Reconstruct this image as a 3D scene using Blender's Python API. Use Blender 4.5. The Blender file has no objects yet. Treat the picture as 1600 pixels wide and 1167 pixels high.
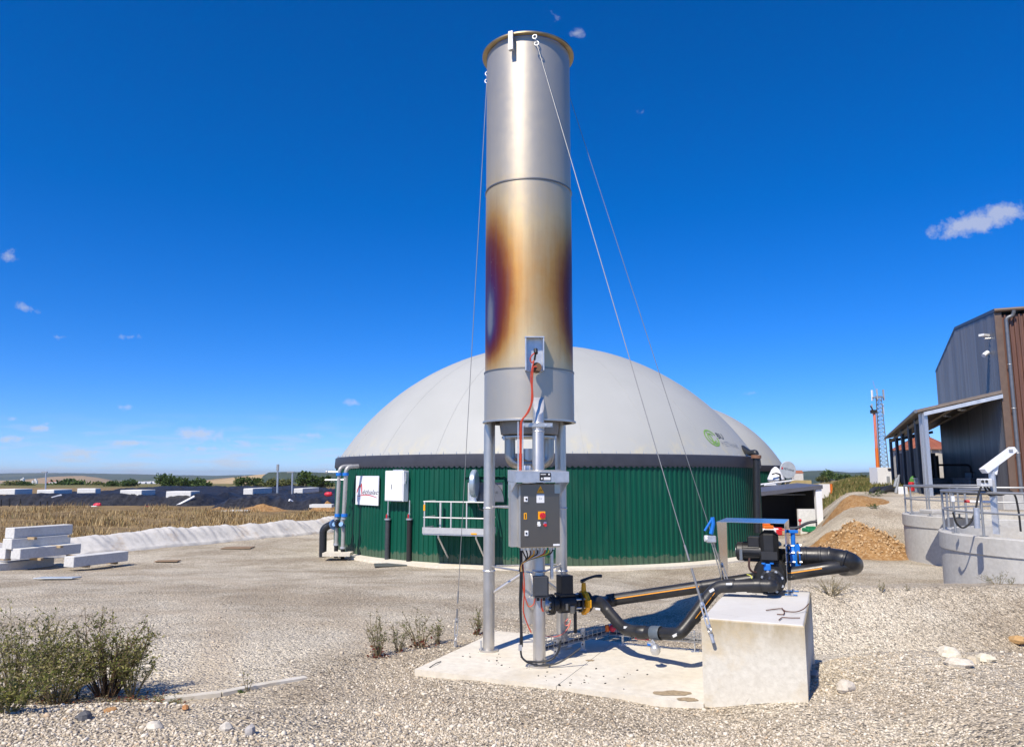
import bpy, math, random
import numpy as np
from mathutils import Vector, Matrix, noise as mnoise

# ------------------------------------------------------------------ camera, sky, sun, exposure
SC = bpy.context.scene
COL = SC.collection
F = 1150.0                      # focal length in photograph pixels (1600 wide)
EYE = Vector((0.0, 0.0, 3.10))
HOR = 741.0
TH = math.atan((HOR - 583.5) / F)
cam_d = bpy.data.cameras.new('camera')
cam = bpy.data.objects.new('camera', cam_d)
COL.objects.link(cam)
cam.location = EYE
cam.rotation_euler = (math.pi / 2 + TH, 0, 0)
cam_d.sensor_width = 36.0
cam_d.lens = 36.0 * F / 1600.0
cam_d.clip_start = 0.05
cam_d.clip_end = 30000.0
SC.camera = cam

SUN_AZ, SUN_EL = math.radians(32.0), math.radians(50.0)   # azimuth measured to the left of straight behind the camera
TO_SUN = Vector((-math.sin(SUN_AZ) * math.cos(SUN_EL), -math.cos(SUN_AZ) * math.cos(SUN_EL), math.sin(SUN_EL)))
sun_d = bpy.data.lights.new('sun', 'SUN')
sun_d.energy = 4.8
sun_d.angle = math.radians(0.53)
sun_d.color = (1.0, 0.915, 0.785)
sun = bpy.data.objects.new('sun', sun_d)
COL.objects.link(sun)
sun.rotation_euler = TO_SUN.to_track_quat('Z', 'Y').to_euler()

W = bpy.data.worlds.new('World')
SC.world = W
W.use_nodes = True
W.cycles.sampling_method = 'MANUAL'
W.cycles.sample_map_resolution = 256
wn, wl = W.node_tree.nodes, W.node_tree.links
wn.clear()
w_out = wn.new('ShaderNodeOutputWorld')
w_bg = wn.new('ShaderNodeBackground')
w_bg.inputs['Strength'].default_value = 0.118
w_sky = wn.new('ShaderNodeTexSky')
w_sky.sky_type = 'NISHITA'
w_sky.sun_disc = False
w_sky.sun_elevation = SUN_EL
w_sky.sun_rotation = math.radians(180.0) + SUN_AZ
w_sky.altitude = 200.0
w_sky.air_density = 0.72
w_sky.dust_density = 0.1
w_sky.ozone_density = 3.7
w_hs = wn.new('ShaderNodeHueSaturation')
w_hs.inputs['Saturation'].default_value = 1.22
w_hs.inputs['Value'].default_value = 1.0
w_tint = wn.new('ShaderNodeMix'); w_tint.data_type = 'RGBA'; w_tint.blend_type = 'MULTIPLY'; w_tint.inputs[0].default_value = 1.0
w_tint.inputs[7].default_value = (0.76, 0.93, 1.36, 1)      # the camera's deep blue rendering of the whole sky
wl.new(w_sky.outputs[0], w_tint.inputs[6])
w_gam = wn.new('ShaderNodeGamma'); w_gam.inputs[1].default_value = 0.93     # softens the bright rim at the horizon
wl.new(w_tint.outputs[2], w_gam.inputs[0])
wl.new(w_gam.outputs[0], w_hs.inputs['Color'])
# thin fair-weather clouds, by direction
def wmath(op, a, b=None, clamp=False):
    n = wn.new('ShaderNodeMath'); n.operation = op; n.use_clamp = clamp
    for i, v in enumerate((a, b)):
        if v is None: continue
        if isinstance(v, (int, float)): n.inputs[i].default_value = v
        else: wl.new(v, n.inputs[i])
    return n.outputs[0]
w_tc = wn.new('ShaderNodeTexCoord')
w_sep = wn.new('ShaderNodeSeparateXYZ'); wl.new(w_tc.outputs['Generated'], w_sep.inputs[0])
w_yy = wmath('MAXIMUM', w_sep.outputs[1], 0.05)
w_tx = wmath('DIVIDE', w_sep.outputs[0], w_yy)
w_tz = wmath('DIVIDE', w_sep.outputs[2], w_yy)
w_cmb = wn.new('ShaderNodeCombineXYZ'); wl.new(w_tx, w_cmb.inputs[0]); wl.new(w_tz, w_cmb.inputs[2])
def ray(u, v):
    x, y = (u - 800.0) / F, (583.5 - v) / F
    return Vector((x, math.cos(TH) - y * math.sin(TH), math.sin(TH) + y * math.cos(TH)))
def blob(u, v, su, sv, rot, amp):
    """a small cloud: an elliptic patch around one sky direction"""
    d = ray(u, v)
    m = wn.new('ShaderNodeMapping'); m.vector_type = 'TEXTURE'
    m.inputs['Location'].default_value = (d.x / d.y, 0, d.z / d.y)
    m.inputs['Rotation'].default_value = (0, -rot, 0)
    m.inputs['Scale'].default_value = (1.7 * su / F, 1, 1.7 * sv / F)
    wl.new(w_cmb.outputs[0], m.inputs[0])
    g_ = wn.new('ShaderNodeTexGradient'); g_.gradient_type = 'SPHERICAL'
    wl.new(m.outputs[0], g_.inputs[0])
    return wmath('MULTIPLY', g_.outputs[1], amp * 1.25)
w_no = wn.new('ShaderNodeTexNoise'); w_no.inputs['Scale'].default_value = 55.0; w_no.inputs['Detail'].default_value = 7.0
w_no.inputs['Roughness'].default_value = 0.62
wl.new(w_cmb.outputs[0], w_no.inputs['Vector'])
w_sum = None
for b in [(1522, 350, 62, 17, 0.22, 1.15), (1566, 335, 40, 16, 0.15, 1.1), (903, 52, 15, 9, 0.3, 0.75), (868, 28, 16, 13, -0.6, 0.42),
          (12, 400, 14, 13, -0.7, 0.62), (40, 481, 26, 7, -0.25, 0.62), (312, 678, 34, 10, -0.05, 0.95), (550, 629, 24, 6, -0.1, 0.62),
          (62, 669, 18, 5, 0.0, 0.75), (195, 636, 18, 5, 0, .6), (97, 527, 16, 5, 0, .55), (205, 526, 22, 5, 0, .5), (210, 692, 44, 4.5, 0, .8),
          (15, 685, 22, 5, 0, .75), (130, 708, 36, 6, 0, .7), (322, 701, 30, 4.5, 0, .75), (375, 691, 26, 5, -.12, .75), (485, 680, 20, 5, -.1, .7),
          (75, 662, 10, 4, 0, .5), (1180, 614, 16, 4, .1, .5), (1005, 172, 14, 8, .2, .3), (440, 701, 30, 3.5, 0, .6), (20, 655, 14, 4, 0, .5)]:
    o = blob(*b)
    w_sum = o if w_sum is None else wmath('MAXIMUM', w_sum, o)
# a low band of small stretched clouds towards the horizon
w_map = wn.new('ShaderNodeMapping'); w_map.inputs['Scale'].default_value = (9.0, 1.0, 60.0)
wl.new(w_cmb.outputs[0], w_map.inputs[0])
w_n2 = wn.new('ShaderNodeTexNoise'); w_n2.inputs['Scale'].default_value = 1.6; w_n2.inputs['Detail'].default_value = 6.0
wl.new(w_map.outputs[0], w_n2.inputs['Vector'])
w_low = wn.new('ShaderNodeMapRange'); w_low.inputs[1].default_value = 0.085; w_low.inputs[2].default_value = 0.02; w_low.inputs[3].default_value = 0.0; w_low.inputs[4].default_value = 1.0
wl.new(w_tz, w_low.inputs[0])
w_lf = wn.new('ShaderNodeMapRange'); w_lf.inputs[1].default_value = 0.12; w_lf.inputs[2].default_value = -0.35; w_lf.inputs[3].default_value = 0.15; w_lf.inputs[4].default_value = 1.0
wl.new(w_tx, w_lf.inputs[0])
w_band = wmath('MULTIPLY', wmath('MULTIPLY', wmath('MULTIPLY', wmath('SUBTRACT', w_n2.outputs[0], 0.47, True), 4.2), w_low.outputs[0]), w_lf.outputs[0])
w_cl = wmath('MULTIPLY', wmath('SUBTRACT', wmath('ADD', w_sum, wmath('MULTIPLY', w_no.outputs[0], 2.1)), 1.42, True), 1.5, True)
w_cl = wmath('MULTIPLY', wmath('ADD', wmath('MULTIPLY', w_cl, wmath('GREATER_THAN', w_sum, 0.02)), w_band, True), 0.62)
w_mix = wn.new('ShaderNodeMix'); w_mix.data_type = 'RGBA'
wl.new(w_cl, w_mix.inputs[0]); wl.new(w_hs.outputs[0], w_mix.inputs[6])
w_mix.inputs[7].default_value = (4.6, 4.75, 5.3, 1)
wl.new(w_mix.outputs[2], w_bg.inputs['Color'])
wl.new(w_bg.outputs[0], w_out.inputs['Surface'])

SC.view_settings.view_transform = 'Standard'
SC.view_settings.look = 'None'
SC.view_settings.gamma = 1.0
SC.view_settings.use_curve_mapping = False
SC.view_settings.exposure = 0.28
SC.render.engine = 'CYCLES'
SC.cycles.max_bounces = 6
SC.cycles.use_denoising = True

# ------------------------------------------------------------------ helpers
random.seed(7)
RNG = np.random.default_rng(7)
def P(u, v, Y):
    """world point seen at photograph pixel (u, v) at distance Y in front of the camera"""
    d = ray(u, v)
    return EYE + d * (Y / d.y)
def PF(u, v, Y): return P(u, v, Y * 1.05)
def PZ(u, v, z):
    d = ray(u, v)
    return EYE + d * ((z - EYE.z) / d.z)

ORG = {}
def tag(o, label=None, cat=None, group=None, kind=None):
    if label: o['label'] = label
    if cat: o['category'] = cat
    if group: o['group'] = group
    if kind: o['kind'] = kind
    return o
def thing(name, label, cat, loc=(0, 0, 0), group=None, kind=None):
    o = bpy.data.objects.new(name, None)
    o.empty_display_size = 0.1
    COL.objects.link(o)
    o.location = loc
    ORG[o.name] = Vector(loc)
    return tag(o, label, cat, group, kind)

class MB:
    def __init__(s, M=None):
        s.v, s.f, s.M = [], [], M or Matrix()
    def add(s, vs, fs, M=None):
        n = len(s.v); M = s.M @ M if M is not None else s.M
        s.v += [M @ Vector(p) for p in vs]
        s.f += [tuple(i + n for i in f) for f in fs]
        return s
    def box(s, c, d, rz=0.0, R=None, bev=0.0):
        x, y, z = d[0] / 2, d[1] / 2, d[2] / 2
        M = Matrix.Translation(c) @ (R.to_4x4() if R is not None else Matrix.Rotation(rz, 4, 'Z'))
        if bev <= 0:
            vs = [(-x, -y, -z), (x, -y, -z), (x, y, -z), (-x, y, -z), (-x, -y, z), (x, -y, z), (x, y, z), (-x, y, z)]
            return s.add(vs, [(3, 2, 1, 0), (4, 5, 6, 7), (0, 1, 5, 4), (1, 2, 6, 5), (2, 3, 7, 6), (3, 0, 4, 7)], M)
        b = min(bev, x * .9, y * .9, z * .9)
        ring = [(-x + b, -y), (x - b, -y), (x, -y + b), (x, y - b), (x - b, y), (-x + b, y), (-x, y - b), (-x, -y + b)]
        inn = [(-x + b, -y + b), (x - b, -y + b), (x - b, -y + b), (x - b, y - b), (x - b, y - b), (-x + b, y - b), (-x + b, y - b), (-x + b, -y + b)]
        vs = [(a, c_, -z) for a, c_ in inn] + [(a, c_, -z + b) for a, c_ in ring] + [(a, c_, z - b) for a, c_ in ring] + [(a, c_, z) for a, c_ in inn]
        fs = [tuple(range(7, -1, -1)), tuple(range(24, 32))]
        for k in range(3):
            for i in range(8):
                j = (i + 1) % 8
                fs.append((k * 8 + i, k * 8 + j, k * 8 + 8 + j, k * 8 + 8 + i))
        return s.add(vs, fs, M)
    def cyl(s, a, b, r, r2=None, n=20, cap=True, ang0=0.0):
        a, b = Vector(a), Vector(b); r2 = r if r2 is None else r2
        d = (b - a).normalized()
        q = d.to_track_quat('Z', 'Y').to_matrix()
        vs = []
        for p, rr in ((a, r), (b, r2)):
            for i in range(n):
                t = 2 * math.pi * i / n + ang0
                vs.append(p + q @ Vector((rr * math.cos(t), rr * math.sin(t), 0)))
        fs = [(i, (i + 1) % n, n + (i + 1) % n, n + i) for i in range(n)]
        if cap: fs += [tuple(range(n - 1, -1, -1)), tuple(range(n, 2 * n))]
        return s.add(vs, fs)
    def tube(s, pts, r, n=12, cap=True):
        pts = [Vector(p) for p in pts]
        rs = r if isinstance(r, (list, tuple)) else [r] * len(pts)
        vs, fs = [], []
        up = None
        for k, p in enumerate(pts):
            d = (pts[min(k + 1, len(pts) - 1)] - pts[max(k - 1, 0)]).normalized()
            if up is None:
                up = Vector((0, 0, 1)) if abs(d.z) < .9 else Vector((1, 0, 0))
            sx = d.cross(up).normalized(); up = sx.cross(d).normalized()
            for i in range(n):
                t = 2 * math.pi * i / n
                vs.append(p + rs[k] * (math.cos(t) * sx + math.sin(t) * up))
        for k in range(len(pts) - 1):
            for i in range(n):
                j = (i + 1) % n
                fs.append((k * n + j, k * n + i, (k + 1) * n + i, (k + 1) * n + j))
        if cap:
            fs += [tuple(range(n)), tuple(range(len(pts) * n - 1, (len(pts) - 1) * n - 1, -1))]
        return s.add(vs, fs)
    def lathe(s, prof, c=(0, 0, 0), n=32, a0=0.0, a1=2 * math.pi, axis=None):
        full = abs(a1 - a0 - 2 * math.pi) < 1e-6
        m = n if full else n + 1
        q = Matrix() if axis is None else Vector(axis).normalized().to_track_quat('Z', 'Y').to_matrix().to_4x4()
        vs = [(r * math.cos(a0 + (a1 - a0) * i / n), r * math.sin(a0 + (a1 - a0) * i / n), z) for r, z in prof for i in range(m)]
        fs = []
        for k in range(len(prof) - 1):
            for i in range(n):
                j = (i + 1) % m
                fs.append((k * m + i, k * m + j, (k + 1) * m + j, (k + 1) * m + i))
        return s.add(vs, fs, Matrix.Translation(c) @ q)
    def torus(s, c, R, r, axis=(0, 0, 1), n=24, m=8):
        return s.lathe([(R + r * math.cos(2 * math.pi * k / m), r * math.sin(2 * math.pi * k / m)) for k in range(m + 1)], c, n, axis=axis)
    def prism(s, poly, h, M=None):
        """poly in local xy, extruded along local z from 0 to h"""
        n = len(poly)
        vs = [(x, y, 0) for x, y in poly] + [(x, y, h) for x, y in poly]
        fs = [tuple(range(n - 1, -1, -1)), tuple(range(n, 2 * n))] + [(i, (i + 1) % n, n + (i + 1) % n, n + i) for i in range(n)]
        return s.add(vs, fs, M)
    def hexa(s, p):
        """eight corner points, bottom ring then top ring"""
        return s.add(p, [(3, 2, 1, 0), (4, 5, 6, 7), (0, 1, 5, 4), (1, 2, 6, 5), (2, 3, 7, 6), (3, 0, 4, 7)])
    def ball(s, c, r, n=12, m=8, sq=(1, 1, 1)):
        prof = [(r * math.sin(math.pi * k / m), -r * math.cos(math.pi * k / m)) for k in range(m + 1)]
        b = MB(); b.lathe(prof, (0, 0, 0), n)
        return s.add([(p.x * sq[0], p.y * sq[1], p.z * sq[2]) for p in b.v], b.f, Matrix.Translation(c))
    def build(s, name, mat, parent=None, smooth=35):
        o0 = Vector((0, 0, 0)) if parent is None else ORG[parent.name]
        me = bpy.data.meshes.new(name)
        me.from_pydata([tuple(p - o0) for p in s.v], [], s.f)
        me.validate()
        me.update()
        if smooth:
            me.polygons.foreach_set('use_smooth', [True] * len(me.polygons))
            me.set_sharp_from_angle(angle=math.radians(smooth))
        me.materials.append(mat)
        o = bpy.data.objects.new(name, me)
        COL.objects.link(o)
        if parent is not None: o.parent = parent
        ORG[o.name] = o0
        return o
def copy_obj(o, parent, M):
    c = o.copy(); COL.objects.link(c)
    c.parent = parent
    c.matrix_parent_inverse = Matrix()
    c.matrix_basis = M
    ORG[c.name] = ORG[parent.name] if parent is not None else Vector((0, 0, 0))
    return c
def copy_thing(root, loc, rz=0.0, scale=1.0, label=None):
    r = root.copy(); COL.objects.link(r)
    r.location = loc; r.rotation_euler = (0, 0, rz); r.scale = (scale,) * 3
    if label: r['label'] = label
    ORG[r.name] = Vector(loc)
    for ch in list(root.children):
        c = ch.copy(); COL.objects.link(c); c.parent = r
        for g in ch.children:
            d = g.copy(); COL.objects.link(d); d.parent = c
    return r
def np_mesh(name, V, Fc, mat, parent=None, smooth=False):
    """V (n,3) array, Fc (m,k) array of equal-size faces"""
    me = bpy.data.meshes.new(name)
    m, k = Fc.shape
    me.vertices.add(len(V)); me.vertices.foreach_set('co', np.asarray(V, np.float32).ravel())
    me.loops.add(m * k); me.loops.foreach_set('vertex_index', np.asarray(Fc, np.int32).ravel())
    me.polygons.add(m); me.polygons.foreach_set('loop_start', np.arange(0, m * k, k, dtype=np.int32))
    if smooth: me.polygons.foreach_set('use_smooth', np.ones(m, bool))
    me.update(calc_edges=True)
    me.materials.append(mat)
    o = bpy.data.objects.new(name, me); COL.objects.link(o)
    if parent is not None: o.parent = parent
    ORG[o.name] = Vector((0, 0, 0)) if parent is None else ORG[parent.name]
    return o
def arc(c, a, b, r=1.0, n=8, t0=0.0, t1=math.pi / 2):
    """points c + r (cos t a + sin t b)"""
    c, a, b = Vector(c), Vector(a), Vector(b)
    return [c + r * (math.cos(t0 + (t1 - t0) * i / n) * a + math.sin(t0 + (t1 - t0) * i / n) * b) for i in range(n + 1)]
def rounded(pts, rad, n=6):
    """polyline with its corners rounded"""
    pts = [Vector(p) for p in pts]; out = [pts[0]]
    for k in range(1, len(pts) - 1):
        p, a, b = pts[k], pts[k - 1], pts[k + 1]
        r = min(rad, (a - p).length * .48, (b - p).length * .48)
        p0, p1 = p + (a - p).normalized() * r, p + (b - p).normalized() * r
        for i in range(n + 1):
            t = i / n
            out.append(p0 * (1 - t) ** 2 + p * 2 * t * (1 - t) + p1 * t * t)
    return out + [pts[-1]]
def text_geo(body, size=1.0, shear=0.0, ext=0.0):
    cu = bpy.data.curves.new('lettering', 'FONT')
    cu.body = body; cu.size = size; cu.shear = shear; cu.extrude = ext
    cu.align_x = 'CENTER'; cu.align_y = 'CENTER'; cu.resolution_u = 3
    o = bpy.data.objects.new('lettering', cu); COL.objects.link(o)
    bpy.context.view_layer.update()
    me = bpy.data.meshes.new_from_object(o)
    vs = [tuple(v.co) for v in me.vertices]; fs = [tuple(p.vertices) for p in me.polygons]
    bpy.data.objects.remove(o); bpy.data.curves.remove(cu); bpy.data.meshes.remove(me)
    return vs, fs
def frame_mat(o, x, y, z):
    """matrix with columns x, y, z and origin o"""
    M = Matrix.Identity(4)
    for i, c in enumerate((x, y, z, o)):
        for j in range(3): M[j][i] = c[j]
    return M
def sm(a, b, x):
    t = np.clip((np.asarray(x, float) - a) / (b - a), 0, 1)
    return t * t * (3 - 2 * t)

# ------------------------------------------------------------------ materials
class NT:
    def __init__(s, name):
        s.m = bpy.data.materials.new(name); s.m.use_nodes = True
        s.t = s.m.node_tree; s.n, s.l = s.t.nodes, s.t.links
        s.b = s.n['Principled BSDF']; s.tc = s.n.new('ShaderNodeTexCoord')
    def noise(s, scale, detail=5.0, rough=.55, vec=None, stretch=None):
        t = s.n.new('ShaderNodeTexNoise'); t.inputs['Scale'].default_value = scale; t.inputs['Detail'].default_value = detail
        t.inputs['Roughness'].default_value = rough
        v = vec or s.tc.outputs['Object']
        if stretch:
            mp = s.n.new('ShaderNodeMapping'); mp.inputs['Scale'].default_value = stretch; s.l.new(v, mp.inputs[0]); v = mp.outputs[0]
        s.l.new(v, t.inputs['Vector'])
        return t.outputs[0]
    def voro(s, scale, feature='F1', vec=None, out='Distance', rnd=1.0):
        t = s.n.new('ShaderNodeTexVoronoi'); t.feature = feature; t.inputs['Scale'].default_value = scale
        t.inputs['Randomness'].default_value = rnd
        s.l.new(vec or s.tc.outputs['Object'], t.inputs['Vector'])
        return t.outputs[out]
    def ramp(s, fac, stops, mode='LINEAR'):
        r = s.n.new('ShaderNodeValToRGB'); e = r.color_ramp.elements; r.color_ramp.interpolation = mode
        while len(e) < len(stops): e.new(0.5)
        for k, (p, c) in enumerate(stops):
            e[k].position = p
            e[k].color = (c, c, c, 1) if isinstance(c, (int, float)) else (c[0], c[1], c[2], 1)
        s.l.new(fac, r.inputs[0])
        return r.outputs[0]
    def mix(s, f, a, b, mode='MIX'):
        x = s.n.new('ShaderNodeMix'); x.data_type = 'RGBA'; x.blend_type = mode
        for i, v in ((0, f), (6, a), (7, b)):
            if isinstance(v, (int, float)): x.inputs[i].default_value = v if i == 0 else (v, v, v, 1)
            elif isinstance(v, (tuple, list)): x.inputs[i].default_value = (v[0], v[1], v[2], 1)
            else: s.l.new(v, x.inputs[i])
        return x.outputs[2]
    def math(s, op, a, b=0.0, clamp=False):
        x = s.n.new('ShaderNodeMath'); x.operation = op; x.use_clamp = clamp
        for i, v in enumerate((a, b)):
            if isinstance(v, (int, float)): x.inputs[i].default_value = v
            else: s.l.new(v, x.inputs[i])
        return x.outputs[0]
    def attr(s, name, out='Fac'):
        a = s.n.new('ShaderNodeAttribute'); a.attribute_name = name
        return a.outputs[out]
    def bump(s, h, strength, dist=0.01):
        b = s.n.new('ShaderNodeBump'); b.inputs['Strength'].default_value = strength; b.inputs['Distance'].default_value = dist
        s.l.new(h, b.inputs['Height']); s.l.new(b.outputs[0], s.b.inputs['Normal'])
    def set(s, **k):
        for n, v in k.items():
            i = s.b.inputs[n.replace('_', ' ')]
            if isinstance(v, (int, float)): i.default_value = v
            elif isinstance(v, (tuple, list)): i.default_value = (v[0], v[1], v[2], 1)
            else: s.l.new(v, i)
        return s
_mats = {}
def mat(name, col, rough=.6, metal=0.0, var=.12, vscale=4.0, bump=0.0, bscale=40.0, rvar=.08, spec=None, stretch=None):
    if name in _mats: return _mats[name]
    t = NT(name)
    n1 = t.noise(vscale, 6, .6, stretch=stretch)
    c = t.mix(t.ramp(n1, [(.3, 0), (.7, 1)]), tuple(x * (1 - var) for x in col), tuple(min(1, x * (1 + var)) for x in col))
    t.set(Base_Color=c, Metallic=metal)
    t.set(Roughness=t.math('ADD', t.math('MULTIPLY', n1, rvar * 2), rough - rvar))
    if spec is not None: t.set(Specular_IOR_Level=spec)
    if bump: t.bump(t.noise(bscale, 4, .6, stretch=stretch), bump, .01)
    _mats[name] = t.m
    return t.m
# ------------------------------------------------------------------ ground
EX, EYD = Vector((.917, -.397, 0)).normalized(), Vector((.397, .917, 0)).normalized()   # directions of the concrete pad's edges
PADZ = 1.02
def bund_d(x, y):
    return (x + 17.0) * -.86 + (y - 28.3) * .51
def gz(x, y):
    x = np.asarray(x, float); y = np.asarray(y, float)
    wl_ = 1 - sm(-2.4, -.9, x); wr_ = sm(2.75, 3.9, x); wc_ = np.clip(1 - wl_ - wr_, 0, 1)
    slope = [9.8, 25.0], [PADZ - .03, 0.0]
    zl = np.interp(y, [-5, 3.5, 5.9, 6.8, 9.8, 25], [1.6, 1.5, 1.36, 1.05, .99, 0])
    ye = y + np.clip(x + 1.04, -1.0, 4.0) * .433          # distance measured towards the pad's front edge
    zc = np.interp(ye, [-5, 4.4, 7.0, 7.9, 10.2, 25], [1.6, 1.40, 1.07, PADZ - .065, PADZ - .06, 0]) + .19 * sm(1.5, 2.7, x) * sm(5.5, 6.4, y) * (1 - sm(7.6, 8.6, y))
    zr = np.interp(y, [-5, 3.5, 6.0, 8.0, 8.8, 9.6, 11.0, 12.5, 13.6, 17.0, 19.0], [1.6, 1.45, 1.34, 1.27, .80, .55, .55, 1.27, 1.15, .2, 0])
    z = wl_ * zl + wc_ * zc + wr_ * zr
    # higher terrace with the brown building, right and behind
    u = x / np.maximum(y, 1)
    z = z + 1.95 * sm(28, 37, y) * sm(.385, .46, u)
    z = z + .5 * sm(50, 75, y) * sm(.3, .42, u)
    # bank behind the yard on the left
    d = bund_d(x, y)
    left = 1 - sm(-.2, .05, u)
    z = z + left * (.55 * sm(.1, 1.1, d) + .3 * sm(4, 24, d))
    z = z - 26 * sm(95, 1500, y)
    return z
def gzf(x, y): return float(gz(x, y))
def G(u, v, lift=0.0):
    """where the ray through a photograph pixel meets the ground"""
    d = ray(u, v); s = 2.0
    while s < 400:
        p = EYE + d * (s / d.y)
        if p.z <= gzf(p.x, p.y) + lift: return p
        s += .02 if s < 20 else .1
    return p

rows = np.concatenate([np.arange(-6, 2, .8), np.arange(2, 16, .12), np.arange(16, 60, .45), np.geomspace(60, 9000, 70)])
cols = np.concatenate([np.linspace(-1.9, -1.05, 12)[:-1], np.linspace(-1.05, 1.05, 240), np.linspace(1.05, 1.9, 12)[1:]])
XX = cols[None, :] * (np.abs(rows[:, None]) + 3.0); YY = np.repeat(rows[:, None], len(cols), 1)
ZZ = gz(XX, YY)
near = (YY < 30) & (YY > 0)
for i in range(XX.shape[0]):
    if not (0 < rows[i] < 45): continue
    for j in range(XX.shape[1]):
        x, y = XX[i, j], YY[i, j]
        ZZ[i, j] += .035 * mnoise.noise(Vector((x * .7, y * .7, 0))) + (.022 * mnoise.noise(Vector((x * 2.3, y * 2.3, 5))) if y < 16 else 0)
dd = bund_d(XX, YY); uu = XX / np.maximum(YY, 1)
field = sm(.6, 1.6, dd) * (1 - sm(-.15, 0.0, uu))
field = np.maximum(field, sm(45, 60, YY) * 1.0)
coarse = np.clip(1 - sm(5.6, 6.6, YY) * (1 - sm(-2.6, -1.0, XX)) - sm(7.4, 9.0, YY), 0, 1)
nr, nc = XX.shape
idx = np.arange(nr * nc).reshape(nr, nc)
FC = np.stack([idx[:-1, :-1], idx[:-1, 1:], idx[1:, 1:], idx[1:, :-1]], -1).reshape(-1, 4)

g = NT('gravel')
pos = g.n.new('ShaderNodeNewGeometry').outputs['Position']
big = g.noise(.30, 6, .68, pos)
mid = g.noise(1.1, 6, .62, pos)
streak = g.noise(.5, 6, .6, pos, stretch=(.35, 1.5, 1))
v1 = g.voro(42, 'F1', pos, 'Color'); e1 = g.voro(42, 'F1', pos)
v2 = g.voro(17, 'F1', pos, 'Color'); e2 = g.voro(17, 'F1', pos)
sep = g.n.new('ShaderNodeSeparateColor'); g.l.new(v1, sep.inputs[0])
sep2 = g.n.new('ShaderNodeSeparateColor'); g.l.new(v2, sep2.inputs[0])
stone = g.ramp(sep.outputs[0], [(0, (.22, .175, .125)), (.3, (.42, .345, .24)), (.7, (.61, .515, .375)), (1, (.80, .74, .61))])
stone2 = g.ramp(sep2.outputs[1], [(0, (.28, .225, .16)), (.5, (.50, .425, .315)), (1, (.78, .71, .58))])
v3 = g.voro(75, 'F1', pos, 'Color'); sep3 = g.n.new('ShaderNodeSeparateColor'); g.l.new(v3, sep3.inputs[0])
stones = g.mix(.45, stone, stone2)
speck = g.ramp(sep.outputs[1], [(.0, .45), (.12, .62), (.3, 1.0), (.8, 1.0), (.93, 1.28), (1, 1.5)])
speck3 = g.ramp(sep3.outputs[1], [(.0, .55), (.25, .9), (.75, 1.05), (1, 1.35)])
dust = g.ramp(mid, [(.25, (.44, .36, .255)), (.75, (.62, .52, .38))])
lay = g.ramp(streak, [(.38, .12), (.62, .75)])
yard = g.mix(lay, dust, stones)
yard = g.mix(g.ramp(big, [(.42, 0), (.60, .85)]), yard, (.82, .735, .58))
gap = g.ramp(e1, [(.25, 1), (.62, .45)])
yard = g.mix(.55, yard, g.mix(1, yard, gap, 'MULTIPLY'))
yard = g.mix(1, g.mix(1, yard, speck, 'MULTIPLY'), speck3, 'MULTIPLY')
# compacted wheel tracks curving across the yard
trk = None
for (tcx, tcy, tr) in ((-26.0, 2.0, 23.6), (-26.0, 2.0, 25.5), (9.0, 44.0, 29.0), (9.0, 44.0, 31.0), (-14, -8, 22.5), (-14, -8, 24.4)):
    vm = g.n.new('ShaderNodeVectorMath'); vm.operation = 'DISTANCE'; vm.inputs[1].default_value = (tcx, tcy, 0)
    flat = g.n.new('ShaderNodeVectorMath'); flat.operation = 'MULTIPLY'; flat.inputs[1].default_value = (1, 1, 0)
    g.l.new(pos, flat.inputs[0]); g.l.new(flat.outputs[0], vm.inputs[0])
    dd_ = g.math('ABSOLUTE', g.math('SUBTRACT', g.math('ADD', vm.outputs['Value'], g.math('MULTIPLY', mid, .5)), tr + .25))
    b_ = g.ramp(dd_, [(.10, 1), (.38, 0)])
    trk = b_ if trk is None else g.math('MAXIMUM', trk, b_)
yard = g.mix(g.math('MULTIPLY', g.math('MULTIPLY', trk, .55), g.ramp(big, [(.3, .3), (.7, 1)])), yard, g.ramp(mid, [(.3, (.40, .325, .23)), (.7, (.56, .465, .34))]))
soil = g.ramp(g.noise(.9, 6, .65, pos), [(.3, (.17, .115, .06)), (.7, (.36, .26, .13))])
far = g.ramp(g.voro(.006, 'F1', pos, 'Color'), [(.2, (.10, .13, .045)), (.45, (.30, .23, .10)), (.6, (.07, .10, .04)), (.85, (.36, .28, .15))])
sp = g.n.new('ShaderNodeSeparateXYZ'); g.l.new(pos, sp.inputs[0])
isfar = g.math('GREATER_THAN', sp.outputs[1], 130.0)
c = g.mix(g.attr('field'), yard, g.mix(isfar, soil, far))
g.set(Base_Color=c, Roughness=.95, Specular_IOR_Level=.15)
hh = g.math('ADD', g.math('MULTIPLY', g.math('SUBTRACT', 1.0, e1), .5), g.math('MULTIPLY', g.math('SUBTRACT', 1.0, e2), .6))
g.bump(hh, 1.0, .045)
M_gravel = g.m
ground = np_mesh('ground', np.stack([XX, YY, ZZ], -1).reshape(-1, 3), FC, M_gravel, smooth=True)
ground['kind'] = 'structure'
for nm, ar in (('field', field),):
    a = ground.data.attributes.new(nm, 'FLOAT', 'POINT'); a.data.foreach_set('value', ar.astype(np.float32).ravel())

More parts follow.
